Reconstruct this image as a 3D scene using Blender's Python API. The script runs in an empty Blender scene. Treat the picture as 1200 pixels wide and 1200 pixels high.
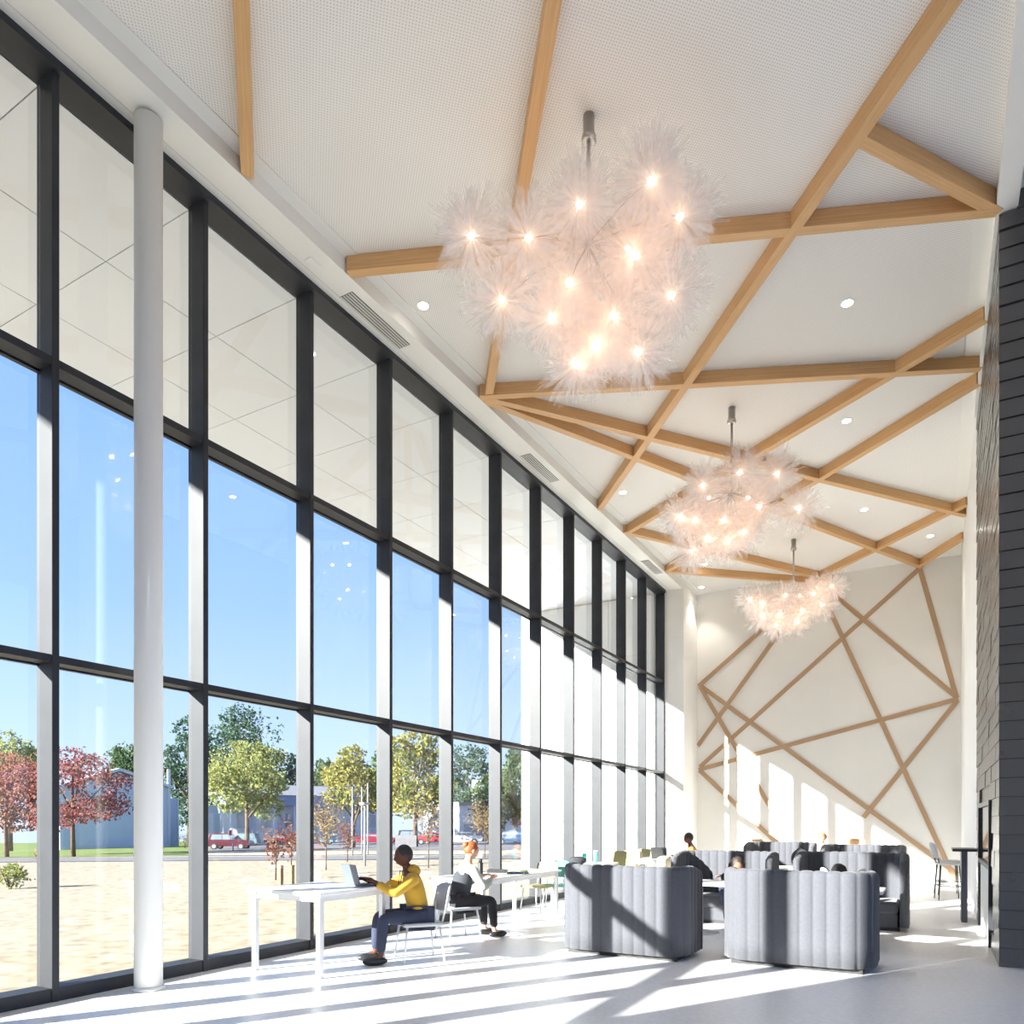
import bpy, bmesh, math, random
from mathutils import Vector, Matrix, Euler, noise

random.seed(7)
C = bpy.context.scene.collection
R = math.radians
PI = math.pi

# ------------------------------------------------------------------ camera, sky, sun, exposure
EYE = 1.55
FPX = 870.0
PX0, HY = 600.0, 964.0
TH = R(29.49)
cs, sn = math.cos(TH), math.sin(TH)

cam_d = bpy.data.cameras.new('camera')
cam_d.sensor_width = 36.0
cam_d.lens = FPX / 1200 * 36
cam_d.shift_y = (HY - 600) / 1200
cam_d.clip_end = 2000
cam = bpy.data.objects.new('camera', cam_d)
cam.location = (0, 0, EYE)
cam.rotation_euler = (R(90), 0, TH)
C.objects.link(cam)
S = bpy.context.scene
S.camera = cam
S.view_settings.view_transform = 'Standard'
S.view_settings.look = 'None'
S.view_settings.exposure = 1.32
S.view_settings.gamma = 1.0
S.view_settings.use_curve_mapping = False
S.cycles.transparent_max_bounces = 48
S.cycles.max_bounces = 10
S.cycles.diffuse_bounces = 6
S.cycles.glossy_bounces = 4
S.cycles.use_denoising = True
S.cycles.sample_clamp_indirect = 6.0
S.cycles.caustics_reflective = False
S.cycles.caustics_refractive = False

world = bpy.data.worlds.new('sky')
S.world = world
world.use_nodes = True
wn, wl = world.node_tree.nodes, world.node_tree.links
wn.clear()
w_out = wn.new('ShaderNodeOutputWorld')
w_bg = wn.new('ShaderNodeBackground')
w_tc = wn.new('ShaderNodeTexCoord')
w_sep = wn.new('ShaderNodeSeparateXYZ')
w_ramp = wn.new('ShaderNodeValToRGB')
wl.new(w_tc.outputs['Generated'], w_sep.inputs[0])
wl.new(w_sep.outputs['Z'], w_ramp.inputs[0])
wl.new(w_ramp.outputs[0], w_bg.inputs[0])
wl.new(w_bg.outputs[0], w_out.inputs[0])
cr = w_ramp.color_ramp
cr.elements[0].position = 0.0
cr.elements[0].color = (0.64, 0.76, 1.0, 1)
cr.elements[1].position = 1.0
cr.elements[1].color = (0.10, 0.25, 0.66, 1)
for p, col in ((0.10, (0.53, 0.70, 1.0, 1)), (0.26, (0.36, 0.56, 0.98, 1)), (0.42, (0.28, 0.48, 0.95, 1))):
    e = cr.elements.new(p); e.color = col
w_bg.inputs['Strength'].default_value = 0.56

sun_d = bpy.data.lights.new('sun', 'SUN')
sun_d.energy = 12.0
sun_d.angle = R(0.5)
sun_d.color = (1.0, 0.965, 0.915)
sun = bpy.data.objects.new('sun', sun_d)
SUN_DIR = Vector((0.575, 1.0, -0.389)).normalized()
sun.rotation_euler = SUN_DIR.to_track_quat('-Z', 'Y').to_euler()
sun.location = (-30, -40, 30)
C.objects.link(sun)


# ------------------------------------------------------------------ geometry from the camera survey
def ray(px):
    a = (px - PX0) / FPX
    return Vector((-sn + cs * a, cs + sn * a, 0))          # per unit of depth

def at(px, py, z):
    v = ray(px) * z
    return Vector((v.x, v.y, EYE + (HY - py) * z / FPX))

def onZ(px, py, Z):
    return at(px, py, FPX * (Z - EYE) / (HY - py))

def onY(px, py, Y):
    return at(px, py, Y / ray(px).y)

def onX(px, py, X):
    return at(px, py, X / ray(px).x)

def ground(x, y):
    return -0.15 - 0.021 * max(0.0, -x - 11.0)

def gpt(px, py):
    """point of the ground outside seen at a place of the survey"""
    z = 12.0
    while z < 400:
        p = at(px, py, z)
        if p.z <= ground(p.x, p.y):
            return Vector((p.x, p.y, ground(p.x, p.y)))
        z += 0.1
    return p

def gat(px, z):
    p = ray(px) * z
    return Vector((p.x, p.y, ground(p.x, p.y)))

def depth(p):
    return -sn * p.x + cs * p.y


# ------------------------------------------------------------------ materials
MATS = {}

def lin(c):
    return tuple(((v / 255) / 12.92 if v <= 10 else (((v / 255) + 0.055) / 1.055) ** 2.4) for v in c)

def mat(name, col, rough=0.5, metal=0.0, spec=0.5, var=0.0, scale=6.0, bump=0.0, bscale=40.0, coat=0.0, stretch=None, sheen=0.0, ior=None):
    if name in MATS: return MATS[name]
    m = bpy.data.materials.new(name); m.use_nodes = True
    n, l = m.node_tree.nodes, m.node_tree.links
    b = n['Principled BSDF']
    b.inputs['Base Color'].default_value = (*col, 1)
    b.inputs['Roughness'].default_value = rough
    b.inputs['Metallic'].default_value = metal
    b.inputs['Specular IOR Level'].default_value = spec
    if ior: b.inputs['IOR'].default_value = ior
    b.inputs['Coat Weight'].default_value = coat
    b.inputs['Sheen Weight'].default_value = sheen
    tc = n.new('ShaderNodeTexCoord')
    src = tc.outputs['Object']
    if stretch:
        mp = n.new('ShaderNodeMapping'); mp.inputs['Scale'].default_value = stretch
        l.new(src, mp.inputs[0]); src = mp.outputs[0]
    if var > 0:
        nz = n.new('ShaderNodeTexNoise'); nz.inputs['Scale'].default_value = scale; nz.inputs['Detail'].default_value = 5
        l.new(src, nz.inputs['Vector'])
        rp = n.new('ShaderNodeValToRGB')
        rp.color_ramp.elements[0].position = 0.3; rp.color_ramp.elements[1].position = 0.7
        rp.color_ramp.elements[0].color = (*[max(0, c * (1 - var)) for c in col], 1)
        rp.color_ramp.elements[1].color = (*[min(1, c * (1 + var)) for c in col], 1)
        l.new(nz.outputs['Fac'], rp.inputs[0]); l.new(rp.outputs[0], b.inputs['Base Color'])
    if bump > 0:
        nb = n.new('ShaderNodeTexNoise'); nb.inputs['Scale'].default_value = bscale
        l.new(src, nb.inputs['Vector'])
        bp = n.new('ShaderNodeBump'); bp.inputs['Strength'].default_value = bump; bp.inputs['Distance'].default_value = 0.01
        l.new(nb.outputs['Fac'], bp.inputs['Height']); l.new(bp.outputs[0], b.inputs['Normal'])
    MATS[name] = m
    return m

def emis(name, col, strength):
    if name in MATS: return MATS[name]
    m = bpy.data.materials.new(name); m.use_nodes = True
    n, l = m.node_tree.nodes, m.node_tree.links
    n.clear()
    o = n.new('ShaderNodeOutputMaterial'); e = n.new('ShaderNodeEmission')
    e.inputs[0].default_value = (*col, 1); e.inputs[1].default_value = strength
    l.new(e.outputs[0], o.inputs[0])
    MATS[name] = m
    return m

def glass_mat(name, tint=(0.95, 0.98, 0.97), refl=1.0):
    m = bpy.data.materials.new(name); m.use_nodes = True
    n, l = m.node_tree.nodes, m.node_tree.links
    n.clear()
    o = n.new('ShaderNodeOutputMaterial'); t = n.new('ShaderNodeBsdfTransparent'); g = n.new('ShaderNodeBsdfGlossy')
    t.inputs[0].default_value = (*tint, 1); g.inputs['Roughness'].default_value = 0.0
    g.inputs[0].default_value = (refl, refl, refl, 1)
    f = n.new('ShaderNodeFresnel')
    ge = n.new('ShaderNodeNewGeometry'); io = n.new('ShaderNodeMath'); io.operation = 'MULTIPLY_ADD'      # same reflectance from both sides of the pane
    io.inputs[1].default_value = 1 / 1.45 - 1.45; io.inputs[2].default_value = 1.45
    l.new(ge.outputs['Backfacing'], io.inputs[0]); l.new(io.outputs[0], f.inputs[0])
    mx = n.new('ShaderNodeMixShader')
    l.new(f.outputs[0], mx.inputs[0]); l.new(t.outputs[0], mx.inputs[1]); l.new(g.outputs[0], mx.inputs[2])
    l.new(mx.outputs[0], o.inputs[0])
    MATS[name] = m
    return m

def leaf_mat(name, cols):
    if name in MATS: return MATS[name]
    m = bpy.data.materials.new(name); m.use_nodes = True
    n, l = m.node_tree.nodes, m.node_tree.links
    n.clear()
    o = n.new('ShaderNodeOutputMaterial')
    d = n.new('ShaderNodeBsdfDiffuse'); t = n.new('ShaderNodeBsdfTranslucent'); mx = n.new('ShaderNodeMixShader')
    mx.inputs[0].default_value = 0.35
    g = n.new('ShaderNodeNewGeometry'); rp = n.new('ShaderNodeValToRGB')
    cl = [tuple(0.60 * v for v in lin(c)) for c in cols]
    rp.color_ramp.elements[0].color = (*cl[0], 1)
    rp.color_ramp.elements[-1].color = (*cl[-1], 1)
    for i, c in enumerate(cl[1:-1]):
        e = rp.color_ramp.elements.new((i + 1) / (len(cols) - 1)); e.color = (*c, 1)
    tc = n.new('ShaderNodeTexCoord'); nz = n.new('ShaderNodeTexNoise'); nz.inputs['Scale'].default_value = 0.5
    l.new(tc.outputs['Object'], nz.inputs['Vector'])
    ad = n.new('ShaderNodeMath'); ad.operation = 'MULTIPLY_ADD'; ad.inputs[1].default_value = 0.45
    sc = n.new('ShaderNodeMath'); sc.operation = 'MULTIPLY_ADD'; sc.inputs[1].default_value = 1.6; sc.inputs[2].default_value = -0.53
    l.new(nz.outputs['Fac'], sc.inputs[0])
    l.new(g.outputs['Random Per Island'], ad.inputs[0]); l.new(sc.outputs[0], ad.inputs[2])
    l.new(ad.outputs[0], rp.inputs[0])
    l.new(rp.outputs[0], d.inputs[0]); l.new(rp.outputs[0], t.inputs[0])
    l.new(d.outputs[0], mx.inputs[1]); l.new(t.outputs[0], mx.inputs[2]); l.new(mx.outputs[0], o.inputs[0])
    MATS[name] = m
    return m

M_white = mat('white_plaster', (0.81, 0.81, 0.795), 0.85, spec=0.2, var=0.02, scale=2)
M_farwall = mat('cream_plaster', (0.78, 0.77, 0.735), 0.85, spec=0.2, var=0.02, scale=1.2)
M_soffit = mat('soffit_white', (0.80, 0.80, 0.77), 0.6, spec=0.3)
M_panel = mat('canopy_panel', (0.70, 0.735, 0.80), 0.55, spec=0.4, var=0.015, scale=1)
M_wing = mat('wing_wall_panel', (0.80, 0.82, 0.84), 0.6, spec=0.3, var=0.015, scale=1)
M_joint = mat('joint_dark', (0.06, 0.06, 0.06), 0.8)
M_metal = mat('dark_anodised_metal', (0.027, 0.029, 0.035), 0.5, metal=0.0, spec=0.35, var=0.15, scale=3)
M_steel = mat('brushed_steel', (0.55, 0.53, 0.50), 0.35, metal=0.9, var=0.1, scale=30, stretch=(1, 1, 20))
M_glass = glass_mat('window_glass', (0.965, 0.985, 0.98), 0.9)
M_column = mat('white_column_paint', (0.80, 0.80, 0.79), 0.5, spec=0.4, bump=0.02, bscale=30)
M_floor = mat('pale_terrazzo', (0.85, 0.85, 0.85), 0.35, spec=0.4, var=0.06, scale=25)
M_grille = mat('grille_grey', (0.62, 0.62, 0.60), 0.5)
M_dark = mat('dark_gap', (0.03, 0.03, 0.03), 0.7)

def perforated_ceiling():
    m = bpy.data.materials.new('perforated_acoustic_panel'); m.use_nodes = True
    n, l = m.node_tree.nodes, m.node_tree.links
    b = n['Principled BSDF']; b.inputs['Roughness'].default_value = 0.8; b.inputs['Specular IOR Level'].default_value = 0.2
    tc = n.new('ShaderNodeTexCoord')
    sp = n.new('ShaderNodeSeparateXYZ'); l.new(tc.outputs['Object'], sp.inputs[0])
    outs = []
    for ax in ('X', 'Y'):
        a = n.new('ShaderNodeMath'); a.operation = 'MULTIPLY'; a.inputs[1].default_value = 2 * PI / 0.038
        l.new(sp.outputs[ax], a.inputs[0])
        s_ = n.new('ShaderNodeMath'); s_.operation = 'SINE'; l.new(a.outputs[0], s_.inputs[0]); outs.append(s_)
    mu = n.new('ShaderNodeMath'); mu.operation = 'MULTIPLY'; l.new(outs[0].outputs[0], mu.inputs[0]); l.new(outs[1].outputs[0], mu.inputs[1])
    rp = n.new('ShaderNodeValToRGB')
    rp.color_ramp.elements[0].position = 0.25; rp.color_ramp.elements[0].color = (0.84, 0.83, 0.81, 1)
    rp.color_ramp.elements[1].position = 0.55; rp.color_ramp.elements[1].color = (0.62, 0.61, 0.59, 1)
    l.new(mu.outputs[0], rp.inputs[0]); l.new(rp.outputs[0], b.inputs['Base Color'])
    return m
M_ceil = perforated_ceiling()

def wood_mat(name, c1, c2, rough=0.45):
    m = bpy.data.materials.new(name); m.use_nodes = True
    n, l = m.node_tree.nodes, m.node_tree.links
    b = n['Principled BSDF']; b.inputs['Roughness'].default_value = rough; b.inputs['Specular IOR Level'].default_value = 0.3
    tc = n.new('ShaderNodeTexCoord'); mp = n.new('ShaderNodeMapping'); mp.inputs['Scale'].default_value = (0.6, 22, 22)
    l.new(tc.outputs['Object'], mp.inputs[0])
    nz = n.new('ShaderNodeTexNoise'); nz.inputs['Scale'].default_value = 2.2; nz.inputs['Detail'].default_value = 6
    l.new(mp.outputs[0], nz.inputs['Vector'])
    rp = n.new('ShaderNodeValToRGB'); rp.color_ramp.elements[0].position = 0.3; rp.color_ramp.elements[1].position = 0.72
    rp.color_ramp.elements[0].color = (*c1, 1); rp.color_ramp.elements[1].color = (*c2, 1)
    l.new(nz.outputs['Fac'], rp.inputs[0]); l.new(rp.outputs[0], b.inputs['Base Color'])
    MATS[name] = m
    return m
M_wood = wood_mat('honey_maple_wood', (0.56, 0.325, 0.145), (0.70, 0.44, 0.215))
M_woodpale = wood_mat('pale_wall_batten_wood', (0.40, 0.26, 0.15), (0.49, 0.335, 0.21))

def tulle_mat():
    m = bpy.data.materials.new('white_tulle'); m.use_nodes = True
    n, l = m.node_tree.nodes, m.node_tree.links
    n.clear()
    o = n.new('ShaderNodeOutputMaterial'); t = n.new('ShaderNodeBsdfTransparent')
    d = n.new('ShaderNodeBsdfDiffuse'); d.inputs[0].default_value = (0.92, 0.88, 0.87, 1)
    tr = n.new('ShaderNodeBsdfTranslucent'); tr.inputs[0].default_value = (0.95, 0.89, 0.87, 1)
    m1 = n.new('ShaderNodeMixShader'); m1.inputs[0].default_value = 0.5
    m2 = n.new('ShaderNodeMixShader'); m2.inputs[0].default_value = 0.27
    l.new(d.outputs[0], m1.inputs[1]); l.new(tr.outputs[0], m1.inputs[2])
    l.new(t.outputs[0], m2.inputs[1]); l.new(m1.outputs[0], m2.inputs[2]); l.new(m2.outputs[0], o.inputs[0])
    return m
M_tulle = tulle_mat()
M_bulb = emis('warm_bulb', (1.0, 0.72, 0.48), 25.0)
M_lamp = emis('downlight_lens', (1.0, 0.93, 0.82), 14.0)


# ------------------------------------------------------------------ mesh builder
class MB:
    def __init__(self):
        self.v, self.f, self.s = [], [], []
    def add(self, vs, fs, smooth=False):
        o = len(self.v)
        self.v += [Vector(p) for p in vs]
        self.f += [tuple(i + o for i in f) for f in fs]
        self.s += [smooth] * len(fs)
        return self
    def box(self, a, b):
        x0, y0, z0 = a; x1, y1, z1 = b
        vs = [(x0, y0, z0), (x1, y0, z0), (x1, y1, z0), (x0, y1, z0), (x0, y0, z1), (x1, y0, z1), (x1, y1, z1), (x0, y1, z1)]
        return self.add(vs, [(3, 2, 1, 0), (4, 5, 6, 7), (0, 1, 5, 4), (1, 2, 6, 5), (2, 3, 7, 6), (3, 0, 4, 7)])
    def obox(self, c, ax, ay, az, sx, sy, sz):
        c = Vector(c); vs = []
        for k in (-1, 1):
            for (i, j) in ((-1, -1), (1, -1), (1, 1), (-1, 1)):
                vs.append(c + Vector(ax) * (i * sx / 2) + Vector(ay) * (j * sy / 2) + Vector(az) * (k * sz / 2))
        return self.add(vs, [(3, 2, 1, 0), (4, 5, 6, 7), (0, 1, 5, 4), (1, 2, 6, 5), (2, 3, 7, 6), (3, 0, 4, 7)])
    def tube(self, p0, p1, r0, r1=None, n=10, caps=True):
        return self.path([p0, p1], [r0, r0 if r1 is None else r1], n, caps)
    def path(self, pts, rad, n=8, caps=True):
        pts = [Vector(p) for p in pts]
        if not isinstance(rad, (list, tuple)): rad = [rad] * len(pts)
        vs, fs = [], []
        up = Vector((0.31, 0.17, 0.93)).normalized()
        for i, p in enumerate(pts):
            d = (pts[min(i + 1, len(pts) - 1)] - pts[max(i - 1, 0)])
            if d.length < 1e-9: d = Vector((0, 0, 1))
            d.normalize()
            u = d.cross(up)
            if u.length < 0.15: u = d.cross(Vector((1, 0, 0)))
            u.normalize(); w = d.cross(u)
            for k in range(n):
                a = 2 * PI * k / n
                vs.append(p + (u * math.cos(a) + w * math.sin(a)) * rad[i])
        for i in range(len(pts) - 1):
            for k in range(n):
                k2 = (k + 1) % n
                fs.append((i * n + k, i * n + k2, (i + 1) * n + k2, (i + 1) * n + k))
        self.add(vs, fs, True)
        if caps:
            o = len(self.v) - len(vs)
            self.f += [tuple(o + k for k in reversed(range(n))), tuple(o + (len(pts) - 1) * n + k for k in range(n))]
            self.s += [False, False]
        return self
    def lathe(self, c, prof, n=20):
        c = Vector(c); vs, fs = [], []
        for (r, z) in prof:
            for k in range(n):
                a = 2 * PI * k / n
                vs.append(c + Vector((r * math.cos(a), r * math.sin(a), z)))
        for i in range(len(prof) - 1):
            for k in range(n):
                k2 = (k + 1) % n
                fs.append((i * n + k, i * n + k2, (i + 1) * n + k2, (i + 1) * n + k))
        self.add(vs, fs, True)
        o = len(self.v) - len(vs)
        self.f += [tuple(o + k for k in reversed(range(n))), tuple(o + (len(prof) - 1) * n + k for k in range(n))]
        self.s += [False, False]
        return self
    def ball(self, c, r, nu=14, nv=9, sc=(1, 1, 1), fn=None):
        c = Vector(c); vs, fs = [], []
        for j in range(nv + 1):
            t = PI * j / nv
            for i in range(nu):
                a = 2 * PI * i / nu
                d = Vector((math.sin(t) * math.cos(a), math.sin(t) * math.sin(a), math.cos(t)))
                q = Vector((d.x * sc[0], d.y * sc[1], d.z * sc[2])) * r
                if fn: q = fn(d, q)
                vs.append(c + q)
        for j in range(nv):
            for i in range(nu):
                i2 = (i + 1) % nu
                fs.append((j * nu + i, (j + 1) * nu + i, (j + 1) * nu + i2, j * nu + i2))
        return self.add(vs, fs, True)
    def prism(self, poly, a, b, axis='y'):
        """poly in (x, z) swept along y from a to b"""
        n = len(poly); vs = []
        for t in (a, b):
            for (x, z) in poly:
                vs.append((x, t, z) if axis == 'y' else (t, x, z))
        fs = [tuple(range(n)), tuple(reversed(range(n, 2 * n)))]
        for i in range(n):
            j = (i + 1) % n
            fs.append((j, i, n + i, n + j))
        return self.add(vs, fs)
    def xform(self, M):
        self.v = [M @ p for p in self.v]
        return self

def tag(o, label=None, cat=None, group=None, kind=None):
    if label: o['label'] = label
    if cat: o['category'] = cat
    if group: o['group'] = group
    if kind: o['kind'] = kind
    return o

def obj(name, mb, m, parent=None, label=None, cat=None, group=None, kind=None, recenter=True, bevel=0.0, bseg=2, weld=False):
    me = bpy.data.meshes.new(name)
    vs = mb.v
    loc = Vector((0, 0, 0))
    if parent is None and recenter:
        xs, ys, zs = [p.x for p in vs], [p.y for p in vs], [p.z for p in vs]
        loc = Vector(((min(xs) + max(xs)) / 2, (min(ys) + max(ys)) / 2, min(zs)))
        vs = [p - loc for p in vs]
    me.from_pydata([tuple(p) for p in vs], [], mb.f)
    me.polygons.foreach_set('use_smooth', mb.s)
    me.update()
    bm = bmesh.new(); bm.from_mesh(me)
    if weld: bmesh.ops.remove_doubles(bm, verts=bm.verts, dist=1e-5)
    bmesh.ops.recalc_face_normals(bm, faces=bm.faces) if weld is not None else None
    bm.to_mesh(me); bm.free()
    me.materials.append(m)
    o = bpy.data.objects.new(name, me)
    o.location = loc
    C.objects.link(o)
    if parent is not None: o.parent = parent
    if bevel > 0:
        b = o.modifiers.new('bevel', 'BEVEL'); b.width = bevel; b.segments = bseg; b.limit_method = 'ANGLE'; b.angle_limit = R(40)
        for p in me.polygons: p.use_smooth = p.use_smooth
    tag(o, label, cat, group, kind)
    return o

def empty(name, loc=(0, 0, 0), rz=0.0, label=None, cat=None, group=None, kind=None):
    o = bpy.data.objects.new(name, None)
    o.location = loc; o.rotation_euler = (0, 0, rz); o.empty_display_size = 0.2
    C.objects.link(o)
    tag(o, label, cat, group, kind)
    return o

def copy_tree(o, parent=None):
    c = o.copy(); C.objects.link(c)
    if parent is not None: c.parent = parent
    for ch in list(o.children): copy_tree(ch, c)
    return c

def place(o, loc, rz, label):
    o.location = loc; o.rotation_euler = (0, 0, rz); o['label'] = label
    return o

# ------------------------------------------------------------------ the room
ZC = 8.30          # ceiling
ZB = 8.11          # soffit and beam undersides
XW = -6.59         # room side of the mullions
XG = -6.78         # glass
XS = -6.09         # soffit edge
XR = 0.64          # wall on the right
YF = 21.85         # far wall
YP = 20.44         # face of the pier beside the last window
NB = range(-3, 12)
PITCH = 1.524
def my(n): return YP - PITCH * (11 - n)

obj('floor', MB().box((-6.95, -6.0, -0.15), (9.0, 22.1, 0.0)), M_floor, kind='structure')
obj('ceiling', MB().box((XS, -6.0, ZC), (9.0, 22.0, ZC + 0.2)), M_ceil, kind='structure')
obj('ceiling_border', MB().box((XS, -6.0, ZC - 0.012), (XS + 0.16, YF, ZC)), M_soffit, kind='structure')
obj('ceiling_border_right', MB().box((XR - 0.22, 9.6, ZC - 0.012), (XR, YF, ZC)), M_soffit, kind='structure')
obj('trim_1', MB().box((-6.82, -6.0, ZB), (XS, YF, ZC + 0.2)), M_soffit, kind='structure')           # the soffit over the windows
obj('trim_2', MB().box((-6.44, -6.0, ZB - 0.004), (-6.43, YP, ZB)), M_grille, kind='structure')       # slot in the soffit
obj('wall_far', MB().box((-6.82, YF, 0.0), (0.9, YF + 0.25, ZC)), M_farwall, kind='structure')
obj('wall_pier', MB().box((-6.82, YP + 0.002, 0.0), (-6.05, YF, ZB)), M_white, kind='structure')
obj('wall_right', MB().box((XR, 14.22, 0.0), (0.9, YF, ZC)), M_white, kind='structure')
obj('wall_back', MB().box((-6.82, -6.2, 0.0), (9.0, -6.0, ZC)), M_white, kind='structure')
obj('wall_left', MB().box((-6.82, -6.0, 0.0), (-6.6, my(-4) - 0.063, ZB)), M_white, kind='structure')
obj('trim_3', MB().box((0.60, -1.0, ZB + 0.01), (0.80, 14.2, ZC)), M_white, kind='structure')         # bulkhead along the fireplace
obj('baseboard_far', MB().box((-6.05, YF - 0.015, 0.0), (XR, YF, 0.10)), M_white, kind='structure')

# windows, one per bay
for i, n in enumerate(range(-3, 12)):
    y1 = my(n); y0 = my(n - 1)
    w = empty('window_%d' % (i + 1), (XG, (y0 + y1) / 2, 0.0), kind='structure')
    cy = (y0 + y1) / 2
    def L(a, b): return (a[0] - XG, a[1] - cy, a[2]), (b[0] - XG, b[1] - cy, b[2])
    zs = [(0.12, 2.94), (3.0, 5.505), (5.57, 8.04)]
    for (za, zb) in zs:
        obj('pane', MB().box(*L((XG - 0.006, y0 + 0.001, za - 0.02), (XG + 0.006, y1 - 0.064, zb + 0.02))), M_glass, w)
    obj('mullion', MB().box(*L((XG - 0.05, y1 - 0.063, 0.0), (XW, y1, ZB - 0.001))), M_metal, w, bevel=0.004, bseg=1)
    for (za, zb) in ((2.935, 3.0), (5.50, 5.57)):
        t = MB().box(*L((XG + 0.012, y0 + 0.0005, za), (XW - 0.012, y1 - 0.0635, zb)))
        t.box(*L((XG - 0.05, y0 + 0.0005, za - 0.012), (XG - 0.008, y1 - 0.0635, zb + 0.012)))
        obj('transom', t, M_metal, w)
    obj('head_rail', MB().box(*L((XG - 0.05, y0 + 0.0005, 8.035), (XW + 0.055, y1 - 0.0635 + (0.0635 if n < 11 else 0.0), ZB - 0.0012))), M_metal, w)
    obj('sill_rail', MB().box(*L((XG - 0.05, y0 + 0.0005, 0.0), (XW - 0.012, y1 - 0.0635, 0.12))), M_metal, w)

# canopy outside: panels with open joints under a dark deck
XE = -11.14
cp = MB()
xs = [XE, -9.78, -8.33, -6.86]
ys = [my(n) - 0.03 for n in range(-8, 12)] + [20.29]
for a, b in zip(xs[:-1], xs[1:]):
    for p, q in zip(ys[:-1], ys[1:]):
        if q - p > 0.1: cp.box((a + 0.006, p + 0.006, 8.05), (b - 0.006, q - 0.006, 8.08))
cp.box((XE, ys[0] - 0.1, 8.03), (XE + 0.02, 20.6, 8.45))
obj('ceiling_canopy', cp, M_panel, kind='structure')
obj('roof_canopy', MB().box((XE + 0.02, ys[0] - 0.1, 8.09), (-6.83, 20.6, 8.45)), M_joint, kind='structure')
wg = MB()
xsw = [XE, -9.66, -8.24, -6.85]; zsw = [-0.4, 1.24, 3.80, 6.36, 8.04]
for a, b in zip(xsw[:-1], xsw[1:]):
    for p, q in zip(zsw[:-1], zsw[1:]):
        wg.box((a + 0.006, 20.30, p + 0.006), (b - 0.006, 20.33, q - 0.006))
wg.box((XE, 20.305, -0.4), (XE + 0.03, 20.65, 8.04))
obj('wall_wing', wg, M_wing, kind='structure')
obj('wall_wing_core', MB().box((XE + 0.03, 20.335, -0.4), (-6.83, 20.65, 8.04)), M_grille, kind='structure')

# white column by the windows
pc = ray(174) * 6.91
cl = empty('round_column', (pc.x, pc.y, 0), label='tall round white column standing just inside the windows', cat='column')
obj('shaft', MB().lathe((0, 0, 0), [(0.123, 0.03), (0.123, ZB - 0.03)], 40), M_column, cl)
obj('base_collar', MB().lathe((0, 0, 0), [(0.15, 0.0), (0.15, 0.02), (0.13, 0.035)], 40), M_column, cl)

# ------------------------------------------------------------------ ceiling beams
BW, BD = 0.125, ZC - ZB
bcount = [0]
def beam(p, q, label, w=BW):
    i = bcount[0]; bcount[0] += 1
    p = Vector((p.x, p.y, 0)); q = Vector((q.x, q.y, 0))
    d = q - p; ln = d.length
    o = obj('ceiling_beam', MB().box((-ln / 2, -w / 2, 0.0), (ln / 2, w / 2, BD - 0.0 - 0.002 - 0.0012 * i)), M_wood, None, label, 'beam', 'wooden beams crossing under the ceiling', 'thing', recenter=False, bevel=0.003, bseg=1)
    o.location = ((p.x + q.x) / 2, (p.y + q.y) / 2, ZB + 0.0012 * i)
    o.rotation_euler = (0, 0, math.atan2(d.y, d.x))
    return o
def onb(px, py): return onZ(px, py, ZB)
def ext(p, q, x=None, y=None):
    """extend the line p->q to a given x or y"""
    d = q - p
    t = (x - p.x) / d.x if x is not None else (y - p.y) / d.y
    return p + d * t

XL = XS + 0.01
N1 = onb(572, 467)
N2 = onb(738, 626)
N3 = onb(784, 671)
bC0, bC1 = onb(703, 597.5), onb(1000, 172)
beam(ext(bC0, bC1, x=XL), ext(bC0, bC1, x=0.62), 'long wooden ceiling beam running diagonally past the big chandelier to the soffit')
bA0, bA1 = onb(405, 322), onb(1166, 250)
beam(ext(bA0, bA1, x=XL), ext(bA0, bA1, x=0.62), 'wooden ceiling beam passing behind the top of the largest chandelier')
bD0, bD1 = onb(1012, 172), onb(1160, 246)
beam(ext(bC0, bC1, x=-0.62), ext(bD0, bD1, x=0.62), 'short wooden ceiling beam meeting the white bulkhead above the stone chimney')
bB0, bB1 = onb(575, 466), onb(1146, 434)
beam(ext(bB0, bB1, x=XL), ext(bB0, bB1, x=0.62), 'wooden ceiling beam just below the tulle of the largest chandelier, soffit to chimney')
bE0, bE1 = onb(580, 471), onb(1117, 602)
beam(ext(bE0, bE1, x=XL), ext(bE0, bE1, x=0.645), 'wooden ceiling beam from the fan node, over the middle chandelier, to the right wall')
bF0, bF1 = onb(580, 476), onb(1077, 665)
beam(ext(bF0, bF1, x=XL), ext(bF0, bF1, y=YF - 0.005), 'wooden ceiling beam from the fan node to the top of the cream end wall')
bG0, bG1 = onb(737, 625), onb(1150, 380)
beam(ext(bG0, bG1, x=XL), ext(bG0, bG1, x=0.62), 'wooden ceiling beam behind the middle chandelier, rising toward the chimney, upper of two parallel ones')
bH0, bH1 = onb(783, 670), onb(1146, 452)
beam(ext(bH0, bH1, x=XL), ext(bH0, bH1, x=0.62), 'wooden ceiling beam rising toward the chimney, lower of two parallel ones')
bI0, bI1 = onb(740, 627), onb(957, 678)
beam(ext(bI0, bI1, x=XL), ext(bI0, bI1, y=YF - 0.005), 'wooden ceiling beam under the middle chandelier ending above the smallest chandelier')
bJ0, bJ1 = onb(786, 671.5), onb(928, 683)
beam(ext(bJ0, bJ1, x=XL), ext(bJ0, bJ1, y=YF - 0.005), 'wooden ceiling beam lying almost along the top of the end wall')
bK0, bK1 = onb(978, 670), onb(1117, 601)
beam(ext(bK0, bK1, y=YF - 0.005), ext(bK0, bK1, x=0.645), 'wooden ceiling beam from behind the smallest chandelier to the white right wall')
bL0, bL1 = onb(1079, 664), onb(1127, 634)
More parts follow.
